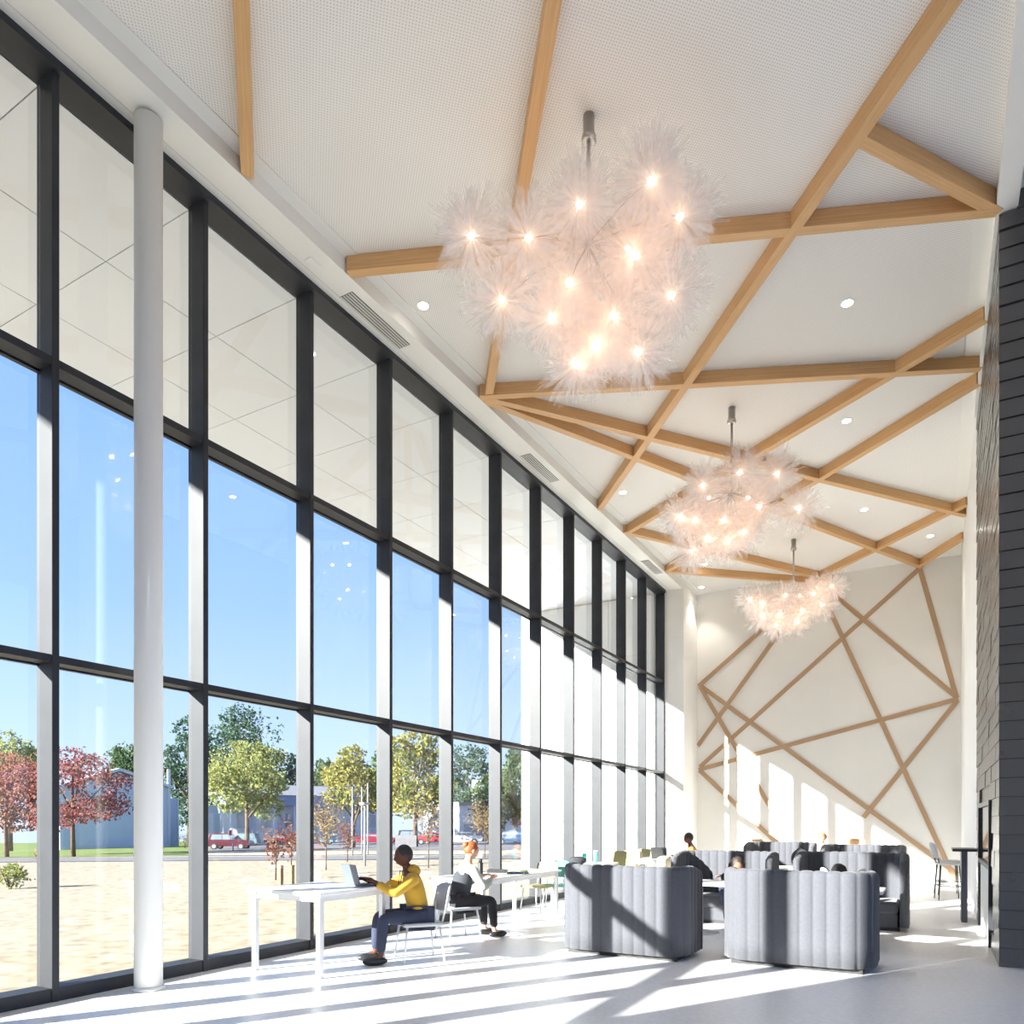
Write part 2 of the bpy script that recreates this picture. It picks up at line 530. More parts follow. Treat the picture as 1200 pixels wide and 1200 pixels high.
beam(ext(bL0, bL1, y=YF - 0.005), ext(bL0, bL1, x=0.645), 'shortest wooden ceiling beam in the corner of end wall and right wall')
b20, b21 = onb(573, 465), onb(617, 200)
beam(ext(b20, b21, x=XL), ext(b20, b21, y=3.6), 'wooden ceiling beam rising from the fan node to the left of the chandelier rod')
b10 = onb(288, 209)
beam(Vector((XL, b10.y + 0.02, 0)), Vector((-4.7, 4.0, 0)), 'small stub of wooden ceiling beam above the round white column')

# ------------------------------------------------------------------ battens on the end wall
TW = 0.115
tcount = [0]
def batten(a, b, label, x0=None, zmin=None, xmax=None):
    i = tcount[0]; tcount[0] += 1
    p, q = onY(a[0], a[1], YF), onY(b[0], b[1], YF)
    if zmin is not None:
        lo, hi = (p, q) if p.z < q.z else (q, p)
        t = (zmin - lo.z) / (hi.z - lo.z); lo2 = lo + (hi - lo) * t; p, q = lo2, hi
    if xmax is not None:
        lo, hi = (p, q) if p.x < q.x else (q, p)
        if hi.x > xmax: p, q = lo, lo + (hi - lo) * ((xmax - lo.x) / (hi.x - lo.x))
    d = q - p; ln = d.length
    th = 0.020 + 0.0022 * i
    o = obj('wall_batten', MB().box((-ln / 2, -th, -TW / 2), (ln / 2, 0, TW / 2)), M_woodpale, None, label, 'wall batten', 'wooden battens on the end wall', 'thing', recenter=False)
    o.location = ((p.x + q.x) / 2, YF - 0.001, (p.z + q.z) / 2)
    o.rotation_euler = (0, -math.atan2(d.z, d.x), 0)
    return o
batten((1077, 667), (820, 899), 'long wooden wall batten from the upper corner node to the lower node by the pier')
batten((1078, 667), (1121, 818), 'wooden wall batten dropping steeply from the upper corner node to the right hand node')
batten((958, 681), (1122, 818), 'wooden wall batten from behind the smallest chandelier down to the right hand node')
batten((957, 682), (1100, 990), 'long steep wooden wall batten from the smallest chandelier to the floor by the stools', zmin=0.05)
batten((1123, 819), (819, 902), 'gently sloping wooden wall batten crossing the middle of the end wall')
batten((1122, 821), (1012, 958), 'wooden wall batten from the right hand node down to the lower crossing above the booths')
batten((820, 803), (1112, 1017), 'long wooden wall batten falling from the upper node by the window pier to the floor', zmin=0.05, xmax=0.56)
batten((819, 804), (956, 682), 'wooden wall batten rising from the upper node by the pier to the smallest chandelier')
batten((818, 874), (955, 683), 'steep wooden wall batten rising from the wall edge by the pier to the smallest chandelier')
batten((821, 805), (904, 948), 'short steep wooden wall batten falling from the upper node by the pier into sunlight')
batten((820, 903), (912, 989), 'lowest wooden wall batten falling from the lower node by the pier into sunlight')

# ------------------------------------------------------------------ stone chimney
M_slate = mat('dark_slate', (0.036, 0.032, 0.033), 0.24, spec=0.6, var=0.35, scale=2.5, bump=0.05, bscale=25, ior=1.9)
ch = MB()
YC0, YC1, XC0, XC1, ZT = 9.55, 14.2, 0.64, 3.4, ZB - 0.01
course = 0.203
rr = random.Random(3)
k = 0; z = 0.0
while z < ZT - 0.02:
    z1 = min(z + course, ZT)
    y = YC0 + (0.0 if k % 2 else -0.0)
    while y < YC1 - 0.01:
        ln = rr.uniform(0.45, 0.95); y2 = min(y + ln, YC1)
        if y2 > YC1 - 0.2: y2 = YC1
        # leave the opening for the hearth
        if not (z1 > 0.02 and z < 1.83 and y2 > 10.95 and y < 13.3):
            pr = rr.uniform(0.0, 0.008)
            ch.add([(XC0 - pr - 0.008, y + 0.003, z + 0.004), (XC0 - pr - 0.002, y + 0.003, z1), (XC0 - pr - 0.002, y2 - 0.003, z1), (XC0 - pr - 0.008, y2 - 0.003, z + 0.004),
                    (XC0 + 0.03, y + 0.003, z + 0.004), (XC0 + 0.03, y + 0.003, z1), (XC0 + 0.03, y2 - 0.003, z1), (XC0 + 0.03, y2 - 0.003, z + 0.004)],
                   [(0, 1, 2, 3), (4, 7, 6, 5), (0, 3, 7, 4), (1, 5, 6, 2), (0, 4, 5, 1), (3, 2, 6, 7)])
        y = y2
    x = XC0 - 0.012
    while x < XC1:
        ln = rr.uniform(0.5, 1.1); x2 = min(x + ln, XC1)
        pr = rr.uniform(0.0, 0.006)
        ch.add([(x + 0.002, YC0 - pr - 0.018, z + 0.005), (x2 - 0.002, YC0 - pr - 0.018, z + 0.005), (x2 - 0.002, YC0 - pr, z1), (x + 0.002, YC0 - pr, z1),
                (x + 0.002, YC0 + 0.04, z + 0.005), (x2 - 0.002, YC0 + 0.04, z + 0.005), (x2 - 0.002, YC0 + 0.04, z1), (x + 0.002, YC0 + 0.04, z1)],
               [(0, 1, 2, 3), (5, 4, 7, 6), (4, 0, 3, 7), (1, 5, 6, 2), (4, 5, 1, 0), (3, 2, 6, 7)])
        x = x2
    z = z1; k += 1
for (a, b) in (((XC0 + 0.02, YC0 + 0.03, 0.0), (XC1, YC1, ZT)),):
    ch.box((XC0 + 0.30, YC0 + 0.03, 0.0), (XC1, YC1, ZT))
    ch.box((XC0 + 0.02, YC0 + 0.03, 0.0), (XC0 + 0.30, 10.93, ZT))
    ch.box((XC0 + 0.02, 13.3, 0.0), (XC0 + 0.30, YC1, ZT))
    ch.box((XC0 + 0.02, 10.93, 1.83), (XC0 + 0.30, 13.3, ZT))
ch.box((0.79, YC0 - 0.012, ZT), (XC1, YC0 + 0.1, ZC - 0.002))
obj('stone_chimney', ch, M_slate, None, 'tall chimney clad in dark slate courses at the edge of the room', 'chimney', kind='thing')
fp = empty('fireplace_screen', (XC0, 12.12, 0.0), label='black framed glass fireplace screen set in the side of the slate chimney', cat='fireplace screen')
fr = MB()
M_blackm = mat('black_steel', (0.02, 0.022, 0.028), 0.4, spec=0.6)
for yy in (-1.17, 1.17): fr.box((-0.03, yy - 0.045, 0.0), (0.05, yy + 0.045, 1.83))
fr.box((-0.03, -1.125, 1.77), (0.05, 1.125, 1.83)); fr.box((-0.03, -1.125, 0.96), (0.05, 1.125, 1.02))
obj('frame', fr, M_blackm, fp)
M_mirror = mat('dark_reflective_glass', (0.25, 0.27, 0.28), 0.03, metal=0.85, spec=0.8)
obj('glass', MB().box((0.0, -1.125, 1.02), (0.012, 1.125, 1.77)), M_mirror, fp)
obj('lower_panel', MB().box((0.0, -1.125, 0.0), (0.03, 1.125, 0.96)), M_white, fp)

# ------------------------------------------------------------------ vents, sensor, downlights
def vent(p0, p1, width, nslat, label):
    p0, p1 = Vector(p0), Vector(p1)
    ln = (p1 - p0).length; c = (p0 + p1) / 2
    v = empty('air_vent', (c.x, c.y, ZB), label=label, cat='air vent', group='linear air vents in the soffit')
    obj('backing', MB().box((-width / 2, -ln / 2, -0.004), (width / 2, ln / 2, 0.0)), M_dark, v)
    for i in range(nslat):
        x = -width / 2 + width * (i + 0.5) / nslat
        obj('slat', MB().box((x - width / nslat * 0.27, -ln / 2, -0.012), (x + width / nslat * 0.27, ln / 2, -0.004)), M_grille, v)
    return v
for (a, b, lb) in (((405, 345), (474, 406), 'linear air vent in the soffit beside the largest chandelier'),
                   ((615, 533), (650, 564), 'linear air vent in the soffit between the largest and middle chandeliers'),
                   ((754, 657), (773, 672), 'linear air vent at the far end of the soffit near the pier')):
    pa, pb = onZ(a[0], a[1], ZB), onZ(b[0], b[1], ZB)
    xm = (pa.x + pb.x) / 2
    vent((xm, pa.y, ZB), (xm, pb.y, ZB), 0.20, 5, lb)
ps = onZ(367, 308, ZB)
obj('sensor_plate', MB().box((ps.x - 0.05, ps.y - 0.09, ZB - 0.012), (ps.x + 0.05, ps.y + 0.09, ZB)), M_white, None, 'small flat white sensor plate on the soffit above the windows', 'sensor', bevel=0.005)
pv = onZ(1126, 402, ZC)
vp = empty('return_grille', (pv.x - 0.14, pv.y, ZC), label='flat grey return air grille on the ceiling behind a beam by the chimney', cat='air vent')
obj('frame', MB().box((-0.19, -0.3, -0.02), (0.19, 0.3, -0.001)), M_grille, vp)

M_ring = mat('white_ring', (0.8, 0.8, 0.78), 0.4)
dl0 = empty('downlight', (0, 0, ZC), cat='downlight', group='recessed round downlights')
obj('trim_ring', MB().lathe((0, 0, 0), [(0.085, -0.006), (0.085, 0.0), (0.05, 0.0)], 24), M_ring, dl0)
obj('lens', MB().lathe((0, 0, 0), [(0.066, -0.0085), (0.066, -0.006)], 24), M_lamp, dl0)
DLS = [((496, 358), 'glowing round downlight in the ceiling between soffit and largest chandelier'),
       ((993, 355), 'glowing round downlight in the ceiling panel right of the largest chandelier'),
       ((992, 493), 'glowing round downlight between the two parallel beams near the chimney'),
       ((1013, 597), 'glowing round downlight in the ceiling right of the middle chandelier'),
       ((1090, 628), 'glowing round downlight in the corner panel by the right wall'),
       ((730, 577), 'glowing round downlight in the triangle left of the middle chandelier'),
       ((826, 661), 'glowing round downlight just below the tip of the middle chandelier'),
       ((822, 688), 'glowing round downlight in front of the window pier corner')]
for i, ((px, py), lb) in enumerate(DLS):
    p = onZ(px, py, ZC)
    o = dl0 if i == 0 else copy_tree(dl0)
    place(o, (p.x, min(p.y, YF - 0.3), ZC), 0, lb)
    ld = bpy.data.lights.new('downlight_beam', 'SPOT'); ld.energy = 24; ld.spot_size = R(85); ld.spot_blend = 0.6; ld.shadow_soft_size = 0.06
    ld.color = (1.0, 0.92, 0.82)
    lo = bpy.data.objects.new('downlight_beam', ld); C.objects.link(lo); lo.parent = o; lo.location = (0, 0, -0.03)

# ------------------------------------------------------------------ chandeliers
def burst_mesh(Rb, seed, n=200):
    r = random.Random(seed); mb = MB()
    for i in range(n):
        t = (i + 0.5) / n
        ph = math.acos(1 - 2 * t); th = PI * (1 + 5 ** 0.5) * i
        d = Vector((math.cos(th) * math.sin(ph), math.sin(th) * math.sin(ph), math.cos(ph)))
        d = (d + Vector((r.uniform(-.22, .22), r.uniform(-.22, .22), r.uniform(-.22, .22)))).normalized()
        u = d.cross(Vector((r.uniform(-1, 1), r.uniform(-1, 1), r.uniform(-1, 1)))).normalized(); w = d.cross(u)
        Lh = Rb * r.uniform(0.62, 1.12); wd = Rb * r.uniform(0.07, 0.19); fo = wd * r.uniform(-0.5, 0.5)
        B = d * 0.035
        bend = u * r.uniform(-.05, .05) + w * r.uniform(-.05, .05)
        ML = d * Lh * 0.55 + u * wd * 0.5 + bend * 0.4; MR = d * Lh * 0.55 - u * wd * 0.5 + bend * 0.4; MC = d * Lh * 0.55 + w * fo + bend * 0.4
        TL = d * Lh * r.uniform(0.82, 1.0) + u * wd * r.uniform(.5, 1.0) + bend
        TR = d * Lh * r.uniform(0.82, 1.0) - u * wd * r.uniform(.5, 1.0) + bend
        TCc = d * Lh * r.uniform(0.92, 1.08) + w * fo * 1.5 + bend
        QL = d * Lh * r.uniform(0.72, 0.9) + u * wd * 0.4 + w * fo * 0.8 + bend
        QR = d * Lh * r.uniform(0.72, 0.9) - u * wd * 0.4 + w * fo * 0.8 + bend
        mb.add([B, ML, MC, MR, TL, QL, TCc, QR, TR], [(0, 1, 2), (0, 2, 3), (1, 4, 5, 2), (2, 5, 6), (2, 6, 7), (2, 7, 8, 3)], False)
    return mb
BURST = []
def make_chandelier(axis_px, zc, bulbs, label, hidden):
    top = ray(axis_px) * zc
    c = empty('chandelier', (top.x, top.y, ZC), label=label, cat='chandelier', group='tulle burst chandeliers')
    obj('ceiling_cup', MB().lathe((0, 0, 0), [(0.055, -0.26), (0.07, -0.25), (0.07, -0.2), (0.055, -0.19), (0.055, 0.0)], 20), M_steel, c)
    pts = []
    for (px, py, z) in bulbs:
        p = at(px, py, z) - Vector((top.x, top.y, ZC)); pts.append(p)
    hub = Vector((0, 0, sum(p.z for p in pts) / len(pts) + 0.35))
    pts += [hub + Vector(h) for h in hidden]
    obj('rod', MB().tube((0, 0, -0.25), hub, 0.02, n=12), M_steel, c)
    for i, p in enumerate(pts):
        obj('arm', MB().path([hub, hub * 0.35 + p * 0.65 + Vector((0, 0, 0.05)), p], 0.006, 6), M_steel, c)
        if len(BURST) < 6:
            b = obj('tulle_burst', burst_mesh(0.43, 100 + len(BURST)), M_tulle, c, weld=None)
            bl = obj('bulb', MB().ball((0, 0, 0), 0.027, 12, 8), M_bulb, b, label='glowing warm bulb')
            BURST.append(b)
        else:
            b = BURST[(i * 5 + 1) % 6].copy(); C.objects.link(b); b.parent = c
            bl = BURST[(i * 5 + 1) % 6].children[0].copy(); C.objects.link(bl); bl.parent = b
        b.location = p
        b.rotation_euler = (random.uniform(0, 6), random.uniform(0, 6), random.uniform(0, 6))
    return c
def zmap(y, y0, z0, y1, z1): return z0 + (z1 - z0) * (y - y0) / (y1 - y0)
B1 = [(552, 277), (619, 279), (679, 240), (763, 212), (797, 254), (743, 300), (668, 332), (588, 352), (646, 373), (719, 370), (787, 346), (700, 404), (748, 413), (676, 428)]
make_chandelier(690, 7.09, [(x, y, zmap(y, 212, 6.55, 430, 7.6)) for x, y in B1],
                'largest tulle chandelier, a cloud of glowing white bursts on a steel rod', [(0.3, 0.25, 0.0), (-0.35, 0.3, -0.05)])
B2 = [(867, 554), (911, 555), (824, 569), (890, 594), (936, 596), (797, 606), (814, 610), (849, 609), (872, 623), (830, 631), (811, 646), (854, 634)]
make_chandelier(857.5, 12.08, [(x, y, zmap(y, 555, 11.5, 645, 12.6)) for x, y in B2],
                'middle tulle chandelier hanging between the beams', [(0.2, 0.3, 0.0), (-0.4, 0.1, 0.05)])
B3 = [(975, 687), (920, 698), (953, 696), (894, 707), (879, 703), (963, 709), (940, 717), (914, 720), (933, 729), (910, 733), (893, 722)]
make_chandelier(930, 17.7, [(x, y, zmap(y, 686, 17.2, 735, 18.1)) for x, y in B3],
                'smallest looking tulle chandelier in front of the battened end wall', [(0.1, 0.3, 0.0), (0.5, 0.2, 0.1)])
#MORE
# ------------------------------------------------------------------ ground outside
def tri_strip(poly, dz):
    """drape a polygon given by ground points, fanned over a grid so that it follows the slope"""
    mb = MB(); mb.add([(p.x, p.y, p.z + dz) for p in poly], [tuple(range(len(poly)))]); return mb
M_drygrass = mat('dry_autumn_grass', lin((158, 146, 126)), 0.95, spec=0.1, var=0.32, scale=4.0, bump=0.3, bscale=8)
M_green = mat('green_lawn', lin((112, 124, 72)), 0.95, spec=0.1, var=0.2, scale=0.5, bump=0.3, bscale=8)
M_asphalt = mat('grey_asphalt', lin((116, 114, 116)), 0.9, spec=0.2, var=0.1, scale=3)
M_kerb = mat('pale_concrete', lin((180, 172, 160)), 0.9, spec=0.2, var=0.05, scale=3)
g = MB()
gx = [-6.95, -11.0, -14, -18, -24, -32, -42, -55, -70, -90, -120, -170, -260]
gy = [-60, -30, -15, -5, 5, 12, 20, 30, 42, 60, 80, 110, 150, 220]
for i in range(len(gx)):
    for j in range(len(gy)):
        g.v.append(Vector((gx[i], gy[j], ground(gx[i], gy[j]))))
for i in range(len(gx) - 1):
    for j in range(len(gy) - 1):
        a = i * len(gy) + j
        g.f.append((a, a + 1, a + len(gy) + 1, a + len(gy))); g.s.append(True)
obj('ground', g, M_drygrass, kind='structure', recenter=False)
obj('ground_far', MB().add([(-6.95, 21.9, -0.16), (-6.95, 220, -0.16), (60, 220, -0.16), (60, 21.9, -0.16)], [(0, 1, 2, 3)]), M_drygrass, kind='structure', recenter=False)
obj('ground_rear', MB().add([(-6.95, -60, -0.17), (60, -60, -0.17), (60, 22, -0.17), (-6.95, 22, -0.17)], [(0, 1, 2, 3)]), M_drygrass, kind='structure', recenter=False)

def strip(name, near, far, m, dz, kind='structure', lb=None):
    """band of ground between two lines of survey points (near edge, far edge)"""
    n1 = [gpt(*p) for p in near]; f1 = [gpt(*p) for p in far]
    mb = MB()
    for i in range(len(n1) - 1):
        segs = 8
        for k in range(segs):
            t0, t1 = k / segs, (k + 1) / segs
            q = []
            for (A, B, t) in ((n1[i], n1[i + 1], t0), (n1[i], n1[i + 1], t1), (f1[i], f1[i + 1], t1), (f1[i], f1[i + 1], t0)):
                p = A.lerp(B, t); q.append((p.x, p.y, ground(p.x, p.y) + dz))
            mb.add(q, [(0, 1, 2, 3)])
    return obj(name, mb, m, kind=kind, recenter=False)
strip('lawn', [(-90, 1006), (240, 1003)], [(-90, 984), (240, 986)], M_green, 0.02)
strip('road', [(-90, 1011.5), (240, 1009), (640, 1006.5)], [(-90, 1006), (240, 1004.5), (640, 1002.5)], M_asphalt, 0.03)
strip('sidewalk', [(240, 1003), (640, 1001)], [(240, 1000.5), (640, 999)], M_kerb, 0.04)
strip('road_lot', [(245, 997), (640, 996)], [(245, 986), (640, 985)], M_asphalt, 0.03)

# ------------------------------------------------------------------ trees
M_bark = mat('grey_brown_bark', lin((105, 88, 76)), 0.95, spec=0.1, var=0.3, scale=4, bump=0.5, bscale=20)
LEAF = {
    'orange': leaf_mat('leaf_orange', [(160, 150, 95), (205, 150, 112), (212, 140, 122), (205, 180, 125)]),
    'red': leaf_mat('leaf_red', [(140, 130, 95), (172, 112, 108), (190, 125, 118), (185, 150, 120)]),
    'green': leaf_mat('leaf_green', [(85, 112, 80), (115, 140, 95), (155, 170, 115)]),
    'dark': leaf_mat('leaf_dark', [(70, 98, 85), (92, 120, 95), (128, 150, 110)]),
    'yellowgreen': leaf_mat('leaf_yellowgreen', [(140, 155, 90), (182, 188, 115), (212, 206, 140)]),
    'gold': leaf_mat('leaf_gold', [(115, 132, 78), (150, 160, 88), (205, 190, 105), (140, 152, 84)]),
    'tan': leaf_mat('leaf_tan', [(140, 120, 90), (190, 165, 120), (160, 150, 95)]),
    'rust': leaf_mat('leaf_rust', [(130, 90, 75), (165, 110, 90), (190, 150, 120)]),
}
def crown_mesh(blobs, n, size, seed):
    r = random.Random(seed); mb = MB()
    vols = [b[1][0] * b[1][1] * b[1][2] for b in blobs]; tot = sum(v ** 0.67 for v in vols)
    for (c, rad), v in zip(blobs, vols):
        c = Vector(c)
        gap = r.uniform(0, 50)
        for _ in range(int(n * v ** 0.67 / tot)):
            d = Vector((r.gauss(0, 1), r.gauss(0, 1), r.gauss(0, 1))).normalized()
            q = r.uniform(0.35, 1.0) ** 0.5 * (0.86 + 0.22 * noise.noise(d * 2.4 + Vector((seed, 0, 0))) * 2)
            p = c + Vector((d.x * rad[0], d.y * rad[1], d.z * rad[2])) * q
            if noise.noise(p * (2.2 / max(rad)) + Vector((gap, 0, 0))) < -0.10: continue
            u = Vector((r.gauss(0, 1), r.gauss(0, 1), r.gauss(0, 1))).normalized()
            w = u.cross(Vector((r.gauss(0, 1), r.gauss(0, 1), r.gauss(0, 1)))).normalized()
            s_ = size * r.uniform(0.6, 1.3)
            nn = u.cross(w)
            mb.add([p - u * s_ * 0.5, p - w * s_ * 0.32 + nn * s_ * 0.1, p + u * s_ * 0.5, p + w * s_ * 0.32 + nn * s_ * 0.1], [(0, 1, 2), (0, 2, 3)])
    return mb
def trunk_mesh(h, r0, seed, nb=5, top=0.8):
    r = random.Random(seed); mb = MB()
    mb.path([(0, 0, -0.3), (r.uniform(-.1, .1), r.uniform(-.1, .1), h * 0.35), (r.uniform(-.3, .3), r.uniform(-.3, .3), h * top)], [r0, r0 * 0.75, r0 * 0.25], 10)
    for i in range(nb):
        a = 2 * PI * i / nb + r.uniform(-.4, .4); z0 = h * r.uniform(0.2, 0.42)
        L_ = h * r.uniform(0.25, 0.4)
        p0 = Vector((0, 0, z0)); p1 = p0 + Vector((math.cos(a) * L_ * 0.5, math.sin(a) * L_ * 0.5, L_ * 0.6)); p2 = p1 + Vector((math.cos(a) * L_ * 0.5, math.sin(a) * L_ * 0.5, L_ * 0.6))
        mb.path([p0, p1, p2], [r0 * 0.5, r0 * 0.3, r0 * 0.1], 6)
    return mb
tseed = [50]
def tree(px, z, ytop, width_px, kind, label, low=0.25, n=3200, leaf=None, conic=False, group=None, base_y=None, name='tree', cat='tree'):
    tseed[0] += 1; sd = tseed[0]; r = random.Random(sd)
    p = gat(px, z)
    H = EYE + (HY - ytop) * z / FPX - p.z
    Wd = width_px * 1.28 * z / FPX / 2
    n = int(n * 2.3)
    t = empty(name, p, r.uniform(0, 6), label=label, cat=cat, group=group)
    r0 = max(0.05, H * 0.022)
    obj('trunk', trunk_mesh(H, r0, sd), M_bark, t)
    blobs = []
    zl = H * low
    if conic:
        for i in range(5):
            f = i / 4; zz = zl + (H - zl) * (0.12 + 0.78 * f); ww = Wd * (1 - 0.75 * f)
            blobs.append(((0, 0, zz), (ww, ww, (H - zl) * 0.16)))
    else:
        mid = (zl + H) / 2; hh = (H - zl) / 2
        blobs.append(((0, 0, mid), (Wd * 0.8, Wd * 0.8, hh * 0.9)))
        for i in range(9):
            a = 2 * PI * i / 9 + r.uniform(-.3, .3); q = r.uniform(0.45, 0.68)
            zz = mid + hh * r.uniform(-0.62, 0.6)
            k = 1 - abs(zz - mid) / hh * 0.45
            blobs.append(((math.cos(a) * Wd * q * k, math.sin(a) * Wd * q * k, zz), (Wd * 0.38, Wd * 0.38, hh * 0.34)))
        blobs.append(((r.uniform(-.15, .15) * Wd, 0, H - hh * 0.25), (Wd * 0.4, Wd * 0.4, hh * 0.25)))
    obj('crown', crown_mesh(blobs, n, leaf or max(0.16, z * 0.0046), sd), LEAF[kind], t)
    return t
tree(12, 92, 856, 70, 'yellowgreen', 'yellow green tree top showing above the orange trees', 0.3)
tree(8, 62, 880, 92, 'orange', 'orange leaved tree with a thin trunk on the green lawn', 0.18, 4200)
tree(86, 59, 873, 132, 'red', 'red and purple tree with a thick forked trunk before the grey house', 0.18, 4500)
tree(148, 135, 868, 60, 'green', 'green tree rising behind the gable of the grey house', 0.2)
tree(222, 130, 836, 64, 'dark', 'tall green tree just right of the grey house', 0.03, 3600)
tree(285, 152, 824, 110, 'dark', 'broadest dark green tree towering behind the bright yellow green one', 0.15, 4800)
tree(290, 90, 866, 108, 'yellowgreen', 'bright yellow green tree above the parked maroon car', 0.22, 5200)
tree(343, 150, 890, 34, 'dark', 'narrow dark green conifer behind the low building', 0.05, 2200, conic=True)
tree(383, 152, 886, 46, 'green', 'rounded dark green tree behind the roof of the low building', 0.1, 2400)
tree(414, 76, 872, 72, 'gold', 'golden tree with open crown before the low building', 0.25, 3600)
tree(452, 92, 868, 40, 'green', 'green tree between the golden tree and the big yellow one', 0.15, 2400)
tree(487, 74, 852, 92, 'gold', 'large yellow and green tree behind the man in the yellow hoodie', 0.12, 5600)
tree(548, 140, 868, 70, 'dark', 'dark green tree left of the white tower', 0.05, 3000)
tree(573, 82, 905, 44, 'green', 'leafy green tree in front of the white tower', 0.15, 2400)
tree(604, 86, 872, 44, 'green', 'green tree beside the white wing wall', 0.12, 2800)

def sapling(px, base_y, top_y, spread, label, kind=None, z=None, nb=14, leaves=160, name='sapling', group=None):
    tseed[0] += 1; r = random.Random(tseed[0])
    p = gat(px, z) if z else gpt(px, base_y)
    zz = depth(p); H = EYE + (HY - top_y) * zz / FPX - p.z; sp = spread * zz / FPX / 2
    t = empty(name, p, 0, label=label, cat='sapling', group=group)
    mb = MB(); mb.path([(0, 0, -0.1), (0.02, 0, H * 0.5), (0, 0.02, H * 0.97)], [0.03, 0.022, 0.008], 6)
    ends = []
    for i in range(nb):
        a = r.uniform(0, 2 * PI); z0 = H * r.uniform(0.28, 0.7); L_ = r.uniform(0.6, 1.0)
        e = Vector((math.cos(a) * sp * L_, math.sin(a) * sp * L_, min(H, z0 + H * 0.36 * L_)))
        m_ = Vector((e.x * 0.45, e.y * 0.45, z0 + (e.z - z0) * 0.4))
        mb.path([(0, 0, z0), m_, e], [0.012, 0.009, 0.004], 5); ends += [m_, e, (m_ + e) / 2]
    obj('trunk', mb, M_bark, t)
    if kind:
        lm = MB()
        for i in range(leaves * 2):
            e = r.choice(ends) + Vector((r.gauss(0, .12), r.gauss(0, .12), r.gauss(0, .12)))
            u = Vector((r.gauss(0, 1), r.gauss(0, 1), r.gauss(0, 1))).normalized(); w = u.orthogonal().normalized(); s_ = r.uniform(.035, .075)
            lm.add([e - u * s_, e - w * s_ * .6, e + u * s_, e + w * s_ * .6], [(0, 1, 2, 3)])
        obj('foliage', lm, LEAF[kind], t)
    return t
sapling(323, 1030, 972, 26, 'young staked sapling with pinkish twigs in the dry grass', 'rust', z=24, leaves=90)
sapling(341, 1030, 965, 24, 'young sapling with rusty leaves beside the dark mullion', 'rust', z=26, leaves=120)
sapling(382, 1028, 935, 44, 'tan leaved sapling in front of the low building', 'tan', z=30, leaves=320, nb=22)
sapling(407, 1016, 962, 26, 'rust brown sapling left of the grey lamp post', 'rust', z=38, leaves=160)
sapling(502, 1022, 940, 34, 'bare branching sapling right of the man in the yellow hoodie', 'tan', z=30, leaves=110, nb=24)
sapling(568, 1014, 938, 44, 'dense tan and olive young tree behind the woman with red hair', 'tan', z=40, leaves=620, nb=30)
sapling(47, 1016, 992, 8, 'thin bright orange sapling beside the dark mullion and the road', 'orange', z=36, leaves=50, nb=6)
def shrub(px, z, ytop, w, kind, label):
    tseed[0] += 1; p = gat(px, z); H = EYE + (HY - ytop) * z / FPX - p.z; Wd = w * z / FPX / 2
    t = empty('shrub', p, 0, label=label, cat='shrub')
    r = random.Random(tseed[0]); st = MB()
    for i in range(12):
        a = r.uniform(0, 6.28); st.path([(0, 0, -.05), (math.cos(a) * Wd * .6, math.sin(a) * Wd * .6, H * .8)], [.02, .006], 5)
    obj('stem', st, M_bark, t)
    obj('foliage', crown_mesh([((0, 0, H * .45), (Wd, Wd, H * .5)), ((Wd * .4, 0, H * .6), (Wd * .5, Wd * .5, H * .4)), ((-Wd * .4, 0.1, H * .55), (Wd * .5, Wd * .5, H * .42))], 900, 0.10, tseed[0]), LEAF[kind], t)
shrub(12, 22, 1008, 46, 'yellowgreen', 'yellow green shrub in the dry grass at the corner of the window')
shrub(217, 90, 975, 26, 'dark', 'low dark green shrub at the end of the grey house')
shrub(578, 60, 972, 22, 'tan', 'low brownish shrub behind the road near the wing wall')

# wooden stakes, posts, signs
M_stake = mat('weathered_stake', lin((120, 100, 78)), 0.9, var=0.2, scale=8)
M_post = mat('galvanised_post', lin((150, 155, 160)), 0.5, metal=0.3)
for px, lb in ((329, 'short weathered stake standing between the two saplings'), (342, 'short weathered stake beside the dark mullion')):
    p = gat(px, 20.5); obj('stake', MB().box((p.x - .05, p.y - .05, p.z - .1), (p.x + .05, p.y + .05, p.z + 0.62)), M_stake, None, lb, 'stake', 'short stakes in the grass')
def post(px, z, ytop, r, label, name='post', cat='post'):
    p = gat(px, z); top = EYE + (HY - ytop) * z / FPX
    t = empty(name, p, 0, label=label, cat=cat)
    obj('shaft', MB().tube((0, 0, -.2), (0, 0, top - p.z), r, r * .8, 10), M_post, t)
    return t, top - p.z
t, h = post(427.5, 33, 942, 0.055, 'thick grey lamp post in front of the golden tree', 'lamp_post', 'lamp post')
obj('lamp_head', MB().box((-.12, -.22, h - .04), (.12, .22, h + .06)), M_post, t)
post(413, 48, 922, 0.05, 'thin pale flagpole left of the grey lamp post', 'flagpole', 'flagpole')
post(424, 50, 922, 0.05, 'thin pale flagpole just left of the lamp post head', 'flagpole', 'flagpole')
post(431, 50, 918, 0.06, 'tallest thin pale flagpole, right of the lamp post', 'flagpole', 'flagpole')
M_signred = mat('sign_red', lin((200, 60, 60)), 0.5)
M_signwhite = mat('sign_white', lin((245, 245, 245)), 0.5)
t, h = post(273, 70, 976, 0.06, 'small round red and white road sign in front of the maroon car', 'road_sign', 'road sign')
face = Vector((sn, -cs, 0)); sd = Vector((cs, sn, 0))
dm = MB(); dm.path([Vector((0, 0, h)) + face * .07, Vector((0, 0, h)) + face * .10], [.46, .46], 20)
obj('plate', dm, M_signwhite, t)
dm2 = MB(); dm2.obox(Vector((0, 0, h)) + face * .115 - sd * 0.2, sd, face, (0, 0, 1), .22, .02, .5)
obj('marking', dm2, M_signred, t)

